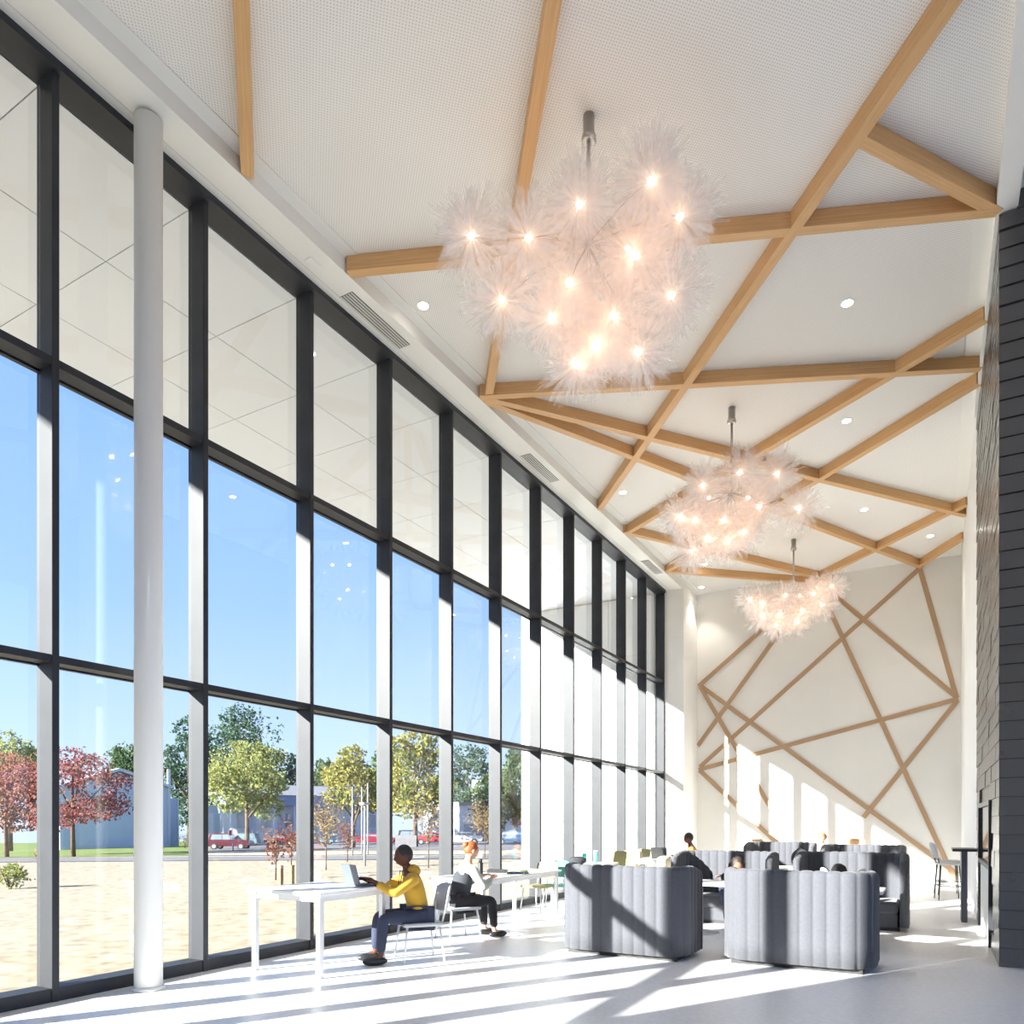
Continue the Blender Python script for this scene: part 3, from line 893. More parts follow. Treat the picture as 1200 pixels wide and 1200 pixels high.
# ------------------------------------------------------------------ houses
M_siding = mat('blue_grey_siding', lin((182, 194, 220)), 0.8, spec=0.2, var=0.03, scale=1, bump=0.2, bscale=4, stretch=(0.05, 0.05, 6))
M_trimw = mat('white_house_trim', lin((188, 194, 206)), 0.7)
M_roof = mat('grey_shingle_roof', lin((128, 128, 132)), 0.9, var=0.1, scale=4)
M_eaveshade = mat('eave_shade_blue', lin((125, 138, 168)), 0.8, var=0.08, scale=3)  # shade under the low building's roof, painted as a darker blue
M_winglass = mat('house_window_glass', lin((120, 132, 150)), 0.1, spec=0.8)
M_brickred = mat('red_sign_panel', lin((200, 80, 80)), 0.8)
def frame_at(px0, px1, z0, z1):
    a, b = gat(px0, z0), gat(px1, z1); d = (b - a); d.z = 0; ln = d.length
    ang = math.atan2(d.y, d.x); base = min(a.z, b.z)
    return Vector((a.x, a.y, base)), ln, ang
# grey gabled house, its gable end towards the room
o0, ln, ang = frame_at(70, 212, 96, 106.5)
zr = 101
def hz(py): return EYE + (HY - py) * zr / FPX - o0.z
hs = empty('gabled_house', o0, ang, label='grey sided house with a wide gable and white trim beyond the lawn', cat='house')
kk = ln / 142
gab = [(0, 0), (126 * kk, 0), (126 * kk, hz(922)), (66 * kk, hz(905)), (0, hz(926))]
obj('wall', MB().prism(gab, 0, 5), M_siding, hs)
ro = MB()
ro.prism([(-0.6, hz(926) - .2), (66 * kk, hz(905) + .15), (66 * kk, hz(905) + .55), (-0.6, hz(926) + .2)], -0.5, 5.3)
ro.prism([(66 * kk, hz(905) + .15), (126 * kk + .5, hz(922) - .05), (126 * kk + .5, hz(922) + .35), (66 * kk, hz(905) + .55)], -0.5, 5.3)
obj('roof', ro, M_trimw, hs)
obj('skirting', MB().box((0, -0.08, 0), (126 * kk, 0, 0.45)), M_trimw, hs)
obj('annex', MB().box((126 * kk, 1, 0), (142 * kk, 5, hz(934))), M_siding, hs)
obj('corner_board', MB().box((125 * kk, -0.12, 0), (128.5 * kk, 0.3, hz(899))), M_trimw, hs)
obj('annex_trim', MB().box((140.2 * kk, 0.85, 0), (142.3 * kk, 1.0, hz(934))), M_trimw, hs)
# long low building
o0, ln, ang = frame_at(262, 448, 105, 122.9)
zr = 114
lb_ = empty('low_building', o0, ang, label='long low white building with a grey roof behind the parking lot', cat='building')
obj('wall', MB().box((0, 0, 0), (ln, 10, hz(944))), M_trimw, lb_)
obj('eave_shade_band', MB().box((-.3, -1.6, hz(945)), (ln + .3, 0.5, hz(933))), M_eaveshade, lb_)  # box coloured as the shaded top of the wall below the roof
obj('roof', MB().prism([(-1.9, hz(933)), (5, hz(919)), (12, hz(933)), (5, hz(934))], -0.5, ln + .5, axis='x'), M_roof, lb_)
for i in range(7):
    x = ln * (0.06 + 0.135 * i)
    wf = obj('window', MB().box((x, -.1, hz(972)), (x + ln * .085, 0, hz(952))), M_trimw, lb_)
    obj('pane', MB().box((x + .25, -.14, hz(970)), (x + ln * .085 - .25, -.1, hz(954))), M_winglass, wf)
for i in range(9):
    x = ln * (0.02 + 0.12 * i)
    obj('post', MB().box((x - .12, -1.5, 0), (x + .12, -1.25, hz(945))), M_trimw, lb_)
# white tower and store front at the road's end
o0, ln, ang = frame_at(553, 566, 120, 120); zr = 120
tb = empty('white_tower', o0, ang, label='plain white tower block showing between the green trees', cat='tower')
obj('wall', MB().box((0, 0, 0), (ln, 3, hz(914))), M_trimw, tb)
obj('side_band', MB().box((ln * .8, -.05, 0), (ln, 0, hz(914))), M_siding, tb)
o0, ln, ang = frame_at(538, 640, 100, 111.4); zr = 105
sf = empty('store_building', o0, ang, label='pale store building with a red panel behind the tan young tree', cat='building')
obj('wall', MB().box((0, 0, 0), (ln, 8, hz(942))), M_trimw, sf)
obj('parapet', MB().box((-.2, -.2, hz(945)), (ln + .2, 8, hz(941))), M_roof, sf)
obj('sign_panel', MB().box((ln * .58, -.15, hz(967)), (ln * .75, 0, hz(960))), M_brickred, sf)
obj('shop_window', MB().box((ln * .05, -.1, hz(984)), (ln * .5, 0, hz(966))), M_winglass, sf)
o0, ln, ang = frame_at(463, 488, 72, 72); zr = 72
gw = obj('barrier_wall', MB().box((0, 0, 0), (ln, 0.3, hz(979))).xform(Matrix.Translation(o0) @ Matrix.Rotation(ang, 4, 'Z')), M_asphalt, None, 'low grey barrier wall behind the head of the man in the yellow hoodie', 'wall', kind='thing')

# ------------------------------------------------------------------ cars
M_tyre = mat('black_tyre', (0.02, 0.02, 0.02), 0.8)
M_hub = mat('silver_hub', (0.6, 0.6, 0.62), 0.3, metal=0.8)
M_carglass = mat('car_glass', lin((105, 120, 132)), 0.08, spec=0.9)
def car(px, z, col, label, suv=True, facing=1, yaw=0.0, scale=1.0):
    p = gat(px, z)
    c = empty('car', p, TH + yaw + (PI if facing < 0 else 0), label=label, cat='car', group='parked cars across the road')
    M_b = mat('car_paint_%d_%d_%d' % col, lin(col), 0.25, spec=0.6, coat=0.5)
    k = scale
    h2 = 1.72 if suv else 1.42
    body = [(-2.25, .35), (-2.28, .75), (-2.2, 1.02), (0.95, 1.02), (2.1, .92), (2.28, .7), (2.25, .35)]
    cab = [(-2.1, 1.0), (-1.95, h2 - .06), (-1.6, h2), (0.1, h2), (0.35, h2 - .06), (1.05, 1.0)] if suv else [(-1.7, 1.0), (-1.0, h2 - .03), (-.6, h2), (0.1, h2), (0.35, h2 - .03), (1.1, 1.0)]
    obj('body', MB().prism([(x * k, z_ * k) for x, z_ in body], -.88 * k, .88 * k), M_b, c, bevel=.08)
    cb = obj('cabin', MB().prism([(x * k, z_ * k) for x, z_ in cab], -.78 * k, .78 * k), M_b, c, bevel=.06)
    g1 = MB()
    xa, xb = (cab[0][0] + .3, cab[-1][0] - .28)
    for (a, b) in ((xa, -.62), (-.55, .3), (.36, xb)):
        lo = 1.05; hi = h2 - .14
        def sx(x, t): return x if abs(x - xa) > 1e-6 and abs(x - xb) > 1e-6 else (x + .18 * t if abs(x - xa) < 1e-6 else x - .5 * t)
        g1.prism([(a * k, lo * k), (b * k, lo * k), (sx(b, 1) * k, hi * k), (sx(a, 1) * k, hi * k)], -.80 * k, .80 * k)
    obj('side_glass', g1, M_carglass, cb)
    for x in (-1.4, 1.42):
        for y in (-.8, .8):
            w = obj('wheel', MB().tube((x * k, (y - .1) * k, .34 * k), (x * k, (y + .1) * k, .34 * k), .34 * k, n=18), M_tyre, c)
            obj('hubcap', MB().tube((x * k, (y - .115) * k, .34 * k), (x * k, (y + .115) * k, .34 * k), .2 * k, n=14), M_hub, w)
    return c
car(270, 79, (76, 24, 38), 'maroon sport utility car parked under the bright yellow green tree', True, 1)
car(284, 101, (95, 110, 118), 'grey car parked behind the maroon car', True, -1)
car(441, 88, (120, 26, 44), 'red car parked right of the grey lamp post', False, 1)
car(397, 98, (120, 150, 175), 'pale blue car parked before the low building', False, 1)
car(487, 90, (45, 50, 60), 'dark car parked behind the low grey barrier wall', True, 1)
car(509, 84, (140, 48, 58), 'pinkish red car behind the bare branching sapling', False, 1)
car(604, 74, (46, 76, 110), 'blue car parked beside the white wing wall', False, 1)
car(330, 104, (86, 26, 40), 'dark red car at the far side of the lot before the low building', False, 1)
car(541, 80, (225, 225, 228), 'white car parked behind the woman with red hair', False, -1)

# ------------------------------------------------------------------ booths
M_booth = mat('grey_blue_upholstery', lin((86, 87, 93)), 0.85, spec=0.15, var=0.06, scale=30, sheen=0.15)
M_plinth = mat('dark_plinth', (0.03, 0.03, 0.032), 0.6)
def booth_path(W_, D_, rad):
    """centre line of a U: arm, back, arm; opening towards -y, back along y = D"""
    pts = []
    x = W_ / 2
    def seg(a, b, n):
        for i in range(n): pts.append((a[0] + (b[0] - a[0]) * i / n, a[1] + (b[1] - a[1]) * i / n))
    seg((-x, 0), (-x, D_ - rad), 40)
    for i in range(24):
        a = PI - PI / 2 * i / 24; pts.append((-x + rad + rad * math.cos(a), D_ - rad + rad * math.sin(a)))
    seg((-x + rad, D_), (x - rad, D_), 80)
    for i in range(24):
        a = PI / 2 - PI / 2 * i / 24; pts.append((x - rad + rad * math.cos(a), D_ - rad + rad * math.sin(a)))
    seg((x, D_ - rad), (x, 0), 40); pts.append((x, 0))
    return pts
def booth_shell(W_=1.44, D_=0.78, rad=0.26, h=1.1, t=0.12, chan=0.135):
    pts = [Vector((p[0], p[1], 0)) for p in booth_path(W_, D_, rad)]
    ln = [0]
    for a, b in zip(pts[:-1], pts[1:]): ln.append(ln[-1] + (b - a).length)
    tot = ln[-1]; nch = round(tot / chan)
    # resample evenly, ten stations per channel
    N = nch * 10; res = []
    j = 0
    for i in range(N + 1):
        s_ = tot * i / N
        while j < len(ln) - 2 and ln[j + 1] < s_: j += 1
        f = (s_ - ln[j]) / max(1e-9, ln[j + 1] - ln[j]); res.append(pts[j].lerp(pts[j + 1], f))
    mb = MB(); rings = []
    for i, p in enumerate(res):
        d = (res[min(i + 1, N)] - res[max(i - 1, 0)]).normalized(); nrm = Vector((-d.y, d.x, 0))      # points outwards
        ph = (i % 10) / 10
        sc = 0.70 + 0.30 * abs(math.sin(PI * ph)) ** 0.55
        endf = min(1.0, (min(i, N - i) / 7.0)) ; endf = math.sqrt(max(0.0, 1 - (1 - endf) ** 2)) * 0.8 + 0.2
        th = t * sc * endf / 2 * 1.0
        armd = min(ln[-1] * min(i, N - i) / N, 0.5) / 0.5
        hh = h - 0.10 * (1 - armd) ** 2 - 0.012 * (1 - sc) / 0.3
        ring = []
        prof = [(-1, 0.06), (-1, 0.3), (-1, 0.6), (-1, hh - t * .5), (-.86, hh - t * .2), (-.5, hh - .01), (0, hh), (.5, hh - .01), (.86, hh - t * .2), (1, hh - t * .5), (1, .6), (1, .3), (1, 0.06)]
        for (u, z) in prof:
            ring.append(p + nrm * (u * th) + Vector((0, 0, z)))
        rings.append(ring)
    n = len(rings[0]); vs = [q for r_ in rings for q in r_]; fs = []
    for i in range(len(rings) - 1):
        for k in range(n):
            k2 = (k + 1) % n
            fs.append((i * n + k, i * n + k2, (i + 1) * n + k2, (i + 1) * n + k))
    fs.append(tuple(range(n))); fs.append(tuple(reversed(range((len(rings) - 1) * n, len(rings) * n))))
    mb.add(vs, fs, True)
    return mb
def make_booth():
    b = empty('booth_sofa', cat='booth sofa', group='channel tufted booth sofas')
    obj('backrest', booth_shell(), M_booth, b)
    obj('seat', MB().box((-.64, .02, .24), (.64, .70, .42)), M_booth, b, bevel=.05, bseg=3)
    obj('seat_base', MB().box((-.63, .06, .05), (.63, .70, .24)), M_booth, b)
    obj('plinth', MB().box((-.66, .08, 0.0), (.66, .74, .06)), M_plinth, b)
    return b
b0 = make_booth()
def put_booth(px, z, face, label, first=False, hs=1.0):
    p = ray(px) * z                        # the point surveyed is the middle of the backrest
    rz = 0 if face < 0 else PI
    o = b0 if first else copy_tree(b0)
    y = p.y - 0.78 if face < 0 else p.y + 0.78
    o.scale = (1, 1, hs)
    return place(o, (p.x, y, 0), rz, label)
put_booth(725, 8.55, 1, 'grey tufted booth sofa with its back to the room, beside the white window table', True, 0.965)
put_booth(930, 7.85, 1, 'grey tufted booth sofa turned away, in front of the man with short black hair', False, 0.955)
put_booth(1000, 11.5, -1, 'grey tufted booth sofa behind the man with short black hair')
put_booth(857, 12.0, -1, 'grey tufted booth sofa behind the person with long dark hair')
put_booth(918, 17.6, -1, 'grey tufted booth sofa at the back beside the wooden bar chair and laptop')
put_booth(1013, 15.4, -1, 'grey tufted booth sofa at the back, just behind the black haired man\'s booth')

# ------------------------------------------------------------------ tables
M_top = mat('white_laminate', (0.86, 0.86, 0.85), 0.3, spec=0.4)
M_leg = mat('white_metal_leg', (0.75, 0.75, 0.76), 0.4, metal=0.2)
def table(cx, cy, lx, ly, h, label, leg='four'):
    t = empty('table', (cx, cy, 0), label=label, cat='table')
    obj('table_top', MB().box((-lx / 2, -ly / 2, h - .035), (lx / 2, ly / 2, h)), M_top, t, bevel=.006)
    if leg == 'four':
        for sx in (-1, 1):
            for sy in (-1, 1):
                obj('leg', MB().box((sx * (lx / 2 - .07) - .025, sy * (ly / 2 - .07) - .025, 0), (sx * (lx / 2 - .07) + .025, sy * (ly / 2 - .07) + .025, h - .035)), M_leg, t)
        obj('apron', MB().box((-lx / 2 + .06, -ly / 2 + .06, h - .10), (lx / 2 - .06, ly / 2 - .06, h - .035)), M_leg, t)
    else:
        obj('pedestal', MB().lathe((0, 0, 0), [(.26, 0), (.26, .015), (.04, .04), (.035, h - .035)], 20), M_leg, t)
    return t
table(-5.95, 10.15, 0.95, 2.5, 0.75, 'long white table by the windows in front of the woman with red hair')
table(-5.74, 5.95, 1.05, 1.1, 0.86, 'white table by the windows holding the laptop of the man in yellow')
table(-5.95, 13.4, 0.9, 1.4, 0.75, 'white table by the windows carrying teal cups and a dark bag')
table(-5.4, 16.0, 0.8, 1.0, 0.75, 'white table far along the windows holding the orange shirted person\'s laptop')
table(-2.85, 10.45, 1.1, 0.75, 0.72, 'white pedestal table between the booths of the dark haired person', 'one')
table(-1.06, 10.25, 1.1, 0.75, 0.72, 'white pedestal table between the booths of the black haired man', 'one')
table(-2.1, 14.6, 1.0, 0.75, 0.72, 'white pedestal table carrying a dark backpack behind the second row of booths', 'one')

# ------------------------------------------------------------------ chairs
def make_chair(m, seat_h=0.45, back_h=0.86, name='chair', w=0.46, leg_m=None, foot=False):
    c = empty(name, cat='bar chair' if foot else 'chair')
    hw = w / 2
    sh = MB().box((-hw, -hw, seat_h - .04), (hw, hw, seat_h))
    obj('seat', sh, m, c, bevel=.015)
    bk = MB(); n = 8; vs = []; fs = []
    for i in range(n + 1):
        a = -1 + 2 * i / n; x = hw * a; yb = -hw - .06 + .07 * a * a
        for (dy, z, k) in ((0, seat_h + .10, 0), (-.05, back_h - .05 * a ** 4, 1)):
            vs += [(x, yb + dy, z), (x, yb + dy - .022, z)]
    for i in range(n):
        o = i * 4; q = o + 4
        fs += [(o, o + 2, q + 2, q), (o + 1, q + 1, q + 3, o + 3), (o + 2, o + 3, q + 3, q + 2), (o, q, q + 1, o + 1)]
    fs += [(0, 1, 3, 2), (n * 4, n * 4 + 2, n * 4 + 3, n * 4 + 1)]
    bk.add(vs, fs, True)
    obj('backrest', bk, m, c)
    for sx in (-1, 1):
        obj('back_support', MB().path([(sx * hw * .8, -hw + .02, seat_h - .02), (sx * hw * .8, -hw - .03, seat_h + .2)], .011, 6), leg_m or M_leg, c)
    for sx in (-1, 1):
        for sy in (-1, 1):
            obj('leg', MB().path([(sx * hw * .8, sy * hw * .8, seat_h - .03), (sx * hw * 1.0, sy * hw * 1.0, 0)], [.014, .010], 8), leg_m or M_leg, c)
    if foot:
        f = MB()
        for s in (-1, 1):
            f.path([(-hw * .92, s * hw * .92, .28), (hw * .92, s * hw * .92, .28)], .009, 6); f.path([(s * hw * .92, -hw * .92, .28), (s * hw * .92, hw * .92, .28)], .009, 6)
        obj('footrest', f, leg_m or M_leg, c)
    return c
M_teal = mat('teal_shell', lin((105, 190, 180)), 0.5)
M_olive = mat('olive_shell', lin((170, 165, 120)), 0.6)
M_cream = mat('cream_shell', lin((240, 226, 190)), 0.6)
M_woodch = wood_mat('bent_wood_chair', (0.60, 0.36, 0.17), (0.72, 0.48, 0.26))
M_greyshell = mat('grey_shell', lin((190, 192, 195)), 0.5)
def chair_at(px, z, m, rz, label, **kw):
    p = ray(px) * z
    x = max(p.x, XW + 0.32)
    c = make_chair(m, **kw); place(c, (x, p.y, 0), rz, label); return c
chair_at(652, 13.3, M_teal, R(200), 'teal shell chair at the end of the long white table')
chair_at(631, 13.1, M_olive, R(170), 'olive chair between the teal chair and the windows')
chair_at(722, 16.2, M_olive, R(190), 'olive chair by the windows, next to the cream one', back_h=.92)
chair_at(737, 16.7, M_cream, R(185), 'cream chair standing between two olive chairs by the windows', back_h=.92)
chair_at(749, 17.6, M_olive, R(175), 'olive chair by the windows, beyond the cream one', back_h=.92)
chair_at(767, 15.2, M_olive, R(150), 'olive chair in front of the orange shirted person\'s table')
chair_at(783, 14.8, M_cream, R(165), 'cream chair just left of the tufted booth near the orange shirted person')
for (px, z, rz, lb) in ((884, 19.0, R(170), 'wooden bar chair by the end wall carrying a dark laptop bag'), (1000, 19.2, R(178), 'wooden bar chair by the end wall behind the rear booth')):
    chair_at(px, z, M_woodch, rz, lb, seat_h=.74, back_h=1.13, foot=True, w=.5)
for (px, z, rz, lb) in ((1119, 14.9, R(-80), 'grey bar stool with black legs at the dark counter'), (1131, 15.9, R(-80), 'grey bar stool partly hidden by the dark counter')):
    p = ray(px) * z
    c = make_chair(M_greyshell, .74, 1.12, 'bar_stool', .44, M_blackm, True); c['category'] = 'bar stool'
    place(c, (min(p.x, 0.3), p.y, 0), rz, lb)
# dark counter by the stools
pk = ray(1137) * 13.9
ct = empty('bar_counter', (0.46, 13.75, 0), label='narrow dark bar counter standing against the slate chimney', cat='counter')
obj('counter_top', MB().box((-.18, -.30, 1.10), (.15, .55, 1.14)), M_blackm, ct)
obj('support', MB().box((-.06, -.28, 0.0), (.02, .22, 1.10)), mat('counter_slate', lin((80, 84, 98)), .5), ct)

# ------------------------------------------------------------------ small things on the tables
M_black = mat('black_plastic', (0.02, 0.02, 0.022), 0.45)
M_greyblue = mat('grey_laptop_lid', lin((88, 96, 108)), 0.5)
M_screen = mat('dark_screen', (0.03, 0.035, 0.04), 0.15)
def laptop(loc, rz, label, m, w=.34, d=.23, tilt=105):
    l = empty('laptop', loc, rz, label=label, cat='laptop')
    obj('base', MB().box((-w / 2, -d / 2, 0), (w / 2, d / 2, .016)), m, l, bevel=.004)
    obj('keyboard', MB().box((-w / 2 + .03, -d / 2 + .08, .016), (w / 2 - .03, d / 2 - .02, .0175)), M_black, l)
    a = R(tilt)
    lid = MB().box((-w / 2, 0, 0), (w / 2, .008, d)).xform(Matrix.Translation((0, d / 2, .016)) @ Matrix.Rotation(-(a - PI / 2), 4, 'X'))
    lo = obj('lid', lid, m, l)
    sc_ = MB().box((-w / 2 + .012, -.0015, .012), (w / 2 - .012, 0, d - .012)).xform(Matrix.Translation((0, d / 2, .016)) @ Matrix.Rotation(-(a - PI / 2), 4, 'X'))
    obj('screen', sc_, M_screen, lo)
    return l
def lathe_thing(name, loc, prof, m, label, cat, group=None):
    return obj(name, MB().lathe(loc, prof, 18), m, None, label, cat, group)
lp = ray(420) * 8.15
laptop((lp.x + .04, lp.y + .03, .86), R(158), 'open grey laptop in front of the man in the yellow hoodie', M_greyblue)
lp = ray(797) * 16.35
laptop((-5.22, 15.95, .75), R(180), 'open dark laptop in front of the person in orange', M_black, w=.36, d=.25)
p = ray(563) * 10.9
bt = empty('water_bottle', (p.x, p.y, .75), label='tall dark drinking bottle on the white table before the red haired woman', cat='bottle')
obj('body', MB().lathe((0, 0, 0), [(.036, 0), (.038, .01), (.038, .2), (.026, .225)], 18), M_black, bt)
obj('lid', MB().lathe((0, 0, .225), [(.028, 0), (.028, .035), (.02, .04)], 18), M_black, bt)
for (px, z, a, cl, lb) in ((583, 11.9, .3, M_black, 'small black case on the white table behind the dark bottle'),
                           ((612), 11.6, .1, M_greyblue, 'grey blue notebook lying on the long white table'),
                           ((606), 12.1, -.2, M_olive, 'olive notebook lying on the long white table')):
    p = ray(px) * z; hgt = .05 if cl is M_black else .03
    nb = empty('notebook' if cl is not M_black else 'small_case', (min(max(p.x, -6.25), -5.65), p.y, .75), a, label=lb, cat='notebook' if cl is not M_black else 'case')
    obj('cover', MB().box((-.15, -.1, 0), (.15, .1, hgt)), cl, nb, bevel=.006)
for (px, z, hgt, lb) in ((690, 14.9, .17, 'teal cup on the window table, left of the teal bottle'), (700, 14.8, .22, 'tall teal bottle on the window table')):
    p = ray(px) * z
    q = empty('cup' if hgt < .2 else 'bottle', (max(p.x, -6.2) , min(p.y, 14.0), .75), label=lb, cat='cup' if hgt < .2 else 'bottle')
    q.location.x = -6.1 + (.25 if hgt > .2 else 0); q.location.y = 13.75
    obj('body', MB().lathe((0, 0, 0), [(.04, 0), (.05, hgt * .8), (.042, hgt)], 16), M_teal, q)
    obj('lid', MB().lathe((0, 0, hgt), [(.045, 0), (.043, .02)], 16), M_top, q)
M_bag = mat('dark_bag_fabric', (0.035, 0.036, 0.045), 0.8, bump=.3, bscale=30)
def backpack(loc, rz, label, s=1.0, m=None):
    b = empty('backpack', loc, rz, label=label, cat='backpack')
    def sh(d, q):
        q.z = max(q.z, -.16 * s) ; return q
    obj('body', MB().ball((0, 0, .16 * s), 1, 18, 12, (.17 * s, .12 * s, .19 * s), sh), m or M_bag, b)
    obj('pocket', MB().ball((0, -.085 * s, .11 * s), 1, 14, 10, (.12 * s, .07 * s, .10 * s), lambda d, q: Vector((q.x, q.y, max(q.z, -.10 * s)))), m or M_bag, b)
    obj('strap', MB().path([(-.08 * s, .09 * s, .30 * s), (0, .08 * s, .40 * s), (.08 * s, .09 * s, .30 * s)], .012 * s, 8), m or M_bag, b)
    return b
bg = backpack((-6.0, 13.2, .75), R(20), 'dark grey bag slumped flat on the window table near the teal cup', .85); bg.scale = (1.2, 1, .5)
backpack((-2.1, 14.5, .72), R(10), 'dark backpack on the table between the booth rows', 1.0)
p = ray(884) * 19.0
bag = empty('laptop_bag', (p.x + .02, p.y - .02, .745), R(20), label='dark laptop bag standing on the wooden bar chair seat', cat='bag')
obj('body', MB().box((-.16, -.05, 0), (.16, .05, .27)), M_bag, bag, bevel=.03, bseg=3)
obj('handle', MB().path([(-.06, 0, .26), (-.04, 0, .31), (.04, 0, .31), (.06, 0, .26)], .008, 6), M_bag, bag)

# ------------------------------------------------------------------ people
def skin_tree(chains):
    """chains: lists of (point, radius); points that coincide are one joint"""
    vs, es, rs = [], [], []
    def vid(p, r):
        for i, q in enumerate(vs):
            if (q - p).length < 1e-4: return i
        vs.append(p); rs.append(r); return len(vs) - 1
    for ch_ in chains:
        last = None
        for (p, r) in ch_:
            i = vid(Vector(p), r)
            if last is not None: es.append((last, i))
            last = i
    me = bpy.data.meshes.new('skin_src'); me.from_pydata([tuple(v) for v in vs], es, []); me.update()
    o = bpy.data.objects.new('skin_src', me); C.objects.link(o)
    sk = o.modifiers.new('skin', 'SKIN'); sk.use_smooth_shade = True
    lay = me.skin_vertices[0] if me.skin_vertices else None
    if lay is None:
        bm = bmesh.new(); bm.from_mesh(me); bm.verts.layers.skin.verify(); bm.to_mesh(me); bm.free(); lay = me.skin_vertices[0]
    for i, r in enumerate(rs):
        rr_ = r if isinstance(r, tuple) else (r, r)
        lay.data[i].radius = rr_; lay.data[i].use_root = (i == 0)
    sb = o.modifiers.new('sub', 'SUBSURF'); sb.levels = 2; sb.render_levels = 2
    dg = bpy.context.evaluated_depsgraph_get(); dg.update()
    m2 = bpy.data.meshes.new_from_object(o.evaluated_get(dg))
    mb = MB(); mb.add([v.co.copy() for v in m2.vertices], [tuple(p.vertices) for p in m2.polygons], True)
    bpy.data.objects.remove(o); bpy.data.meshes.remove(me); bpy.data.meshes.remove(m2)
    return mb
def ik(a, b, l1, l2, pole):
    d = b - a; L_ = min(d.length, (l1 + l2) * .999); u = d.normalized()
    x = (l1 * l1 - l2 * l2 + L_ * L_) / (2 * L_); h = math.sqrt(max(0, l1 * l1 - x * x))
    pl = (pole - u * pole.dot(u)).normalized()
    return a + u * x + pl * h, a + u * L_
def person(loc, rz, label, skin, shirt, pants, hair_m, hair='short', seat=.45, lean=0.2, pitch=0.25, yaw=0.0, hands=None, vest=None, hood=False, legs=True):
    pr = empty('person', loc, rz, label=label, cat='person')
    hip = Vector((0, 0, seat + .075))
    up = Vector((0, math.sin(lean), math.cos(lean)))
    up2 = Vector((0, math.sin(lean * 1.6), math.cos(lean * 1.6)))
    waist = hip + up * .155; chest = waist + up * .16; sh = chest + up2 * .145; neck = sh + up2 * .09
    hd = neck + Vector((0, .035, .10)) + up2 * .04
    SX = .185
    sL, sR = sh + Vector((-SX, 0, -.02)), sh + Vector((SX, 0, -.02))
    hands = hands or [(-.15, .42, seat + .30), (.15, .42, seat + .30)]
    body, cloth = [], []
    body.append([(hip, .13), (waist, .115), (chest, .125), (sh, .085), (neck, .05), (hd + Vector((0, -.02, -.06)), .052)])
    cloth.append([(hip + up * .02, (.17, .135)), (waist, (.155, .125)), (chest, (.165, .13)), (sh + Vector((0, 0, -.01)), (.10, .10)), (neck - up2 * .045, .068)])
    wr = []
    for s_, hnd, shd in ((-1, hands[0], sL), (1, hands[1], sR)):
        el, wrist = ik(shd, Vector(hnd), .29, .26, Vector((s_ * .6, -.3, -.8)))
        body.append([(sh, .085), (shd, .058), (shd.lerp(el, .5), .048), (el, .040), (el.lerp(wrist, .4), .038), (wrist, .026)])
        d = (wrist - el).normalized(); dn = Vector((0, 0, -1)); side = d.cross(Vector((0, 0, 1))).normalized()
        palm = wrist + d * .055
        body.append([(wrist, .026), (palm, (.036, .018))])
        for f in range(4):
            o_ = side * ((f - 1.5) * .019); fl = (.066, .078, .074, .058)[f]
            k0 = palm + d * .035 + o_; k1 = k0 + d * fl * .5 + dn * .012; k2 = k1 + d * fl * .4 + dn * .03
            body.append([(palm, (.036, .018)), (k0, .0105), (k1, .0095), (k2, .008)])
        t0 = wrist + d * .03 - side * s_ * -.03; t1 = t0 + d * .035 - side * s_ * -.022 + dn * .01; t2 = t1 + d * .03 + dn * .015
        body.append([(palm, (.036, .018)), (t0, .014), (t1, .0105), (t2, .009)])
        cloth.append([(sh + Vector((0, 0, -.01)), (.10, .10)), (shd, .075), (shd.lerp(el, .5), .064), (el, .056), (el.lerp(wrist, .5), .052), (el.lerp(wrist, .88), .044)])
        wr.append(wrist)
    pant = []
    for s_ in (-1, 1):
        hj = hip + Vector((s_ * .09, .02, -.01)); kn = hj + Vector((s_ * .05, .42, .01)); an = Vector((kn.x, kn.y + .03, .09))
        toe = an + Vector((0, .15, -.045))
        body.append([(hip, .13), (hj, .085), (hj.lerp(kn, .5), .072), (kn, .055), (kn.lerp(an, .35), .052), (an, .034), (toe, .032)])
        pant.append([(hip, (.165, .14)), (hj, .105), (hj.lerp(kn, .5), .09), (kn, .073), (kn.lerp(an, .4), .064), (an + Vector((0, 0, .03)), .052)])
        shoe = MB().ball(an + Vector((0, .06, -.045)), 1, 14, 10, (.05, .14, .05), lambda d, q: Vector((q.x, q.y, max(q.z, -.045))))
        obj('shoe', shoe, M_black, pr)
    b = skin_tree(body)
    # head with a face
    Rh = Euler((-pitch, 0, yaw)).to_matrix()
    def hfn(d, q):
        x, y, z = q
        jaw = max(0.0, -d.z)
        x *= 1 - .30 * jaw ** 1.4; 
        if y > 0: y *= 1 - .10 * jaw
        else: y *= 1 - .35 * jaw
        if d.y > .55 and abs(d.x) < .20 and -.42 < d.z < .12: y += .020 * (1 - abs(d.x) / .20) * (1 - abs(d.z + .2) / .34)       # nose
        if d.y > .5 and .02 < d.z < .24 and .12 < abs(d.x) < .5: y -= .008                                                    # eye sockets
        if d.y > .5 and -.66 < d.z < -.48 and abs(d.x) < .3: y += .006                                                        # lips
        return Rh @ Vector((x, y, z))
    b.ball(hd, 1, 32, 22, (.078, .098, .118), hfn)
    for s_ in (-1, 1):
        b.ball(hd + Rh @ Vector((s_ * .078, -.008, -.005)), 1, 8, 6, (.012, .022, .032), lambda d, q: Rh @ q)
    obj('body', b, skin, pr, weld=True)
    ey = MB()
    for s_ in (-1, 1): ey.ball(hd + Rh @ Vector((s_ * .031, .083, .014)), .0115, 10, 8)
    obj('eye', ey, M_black, pr)
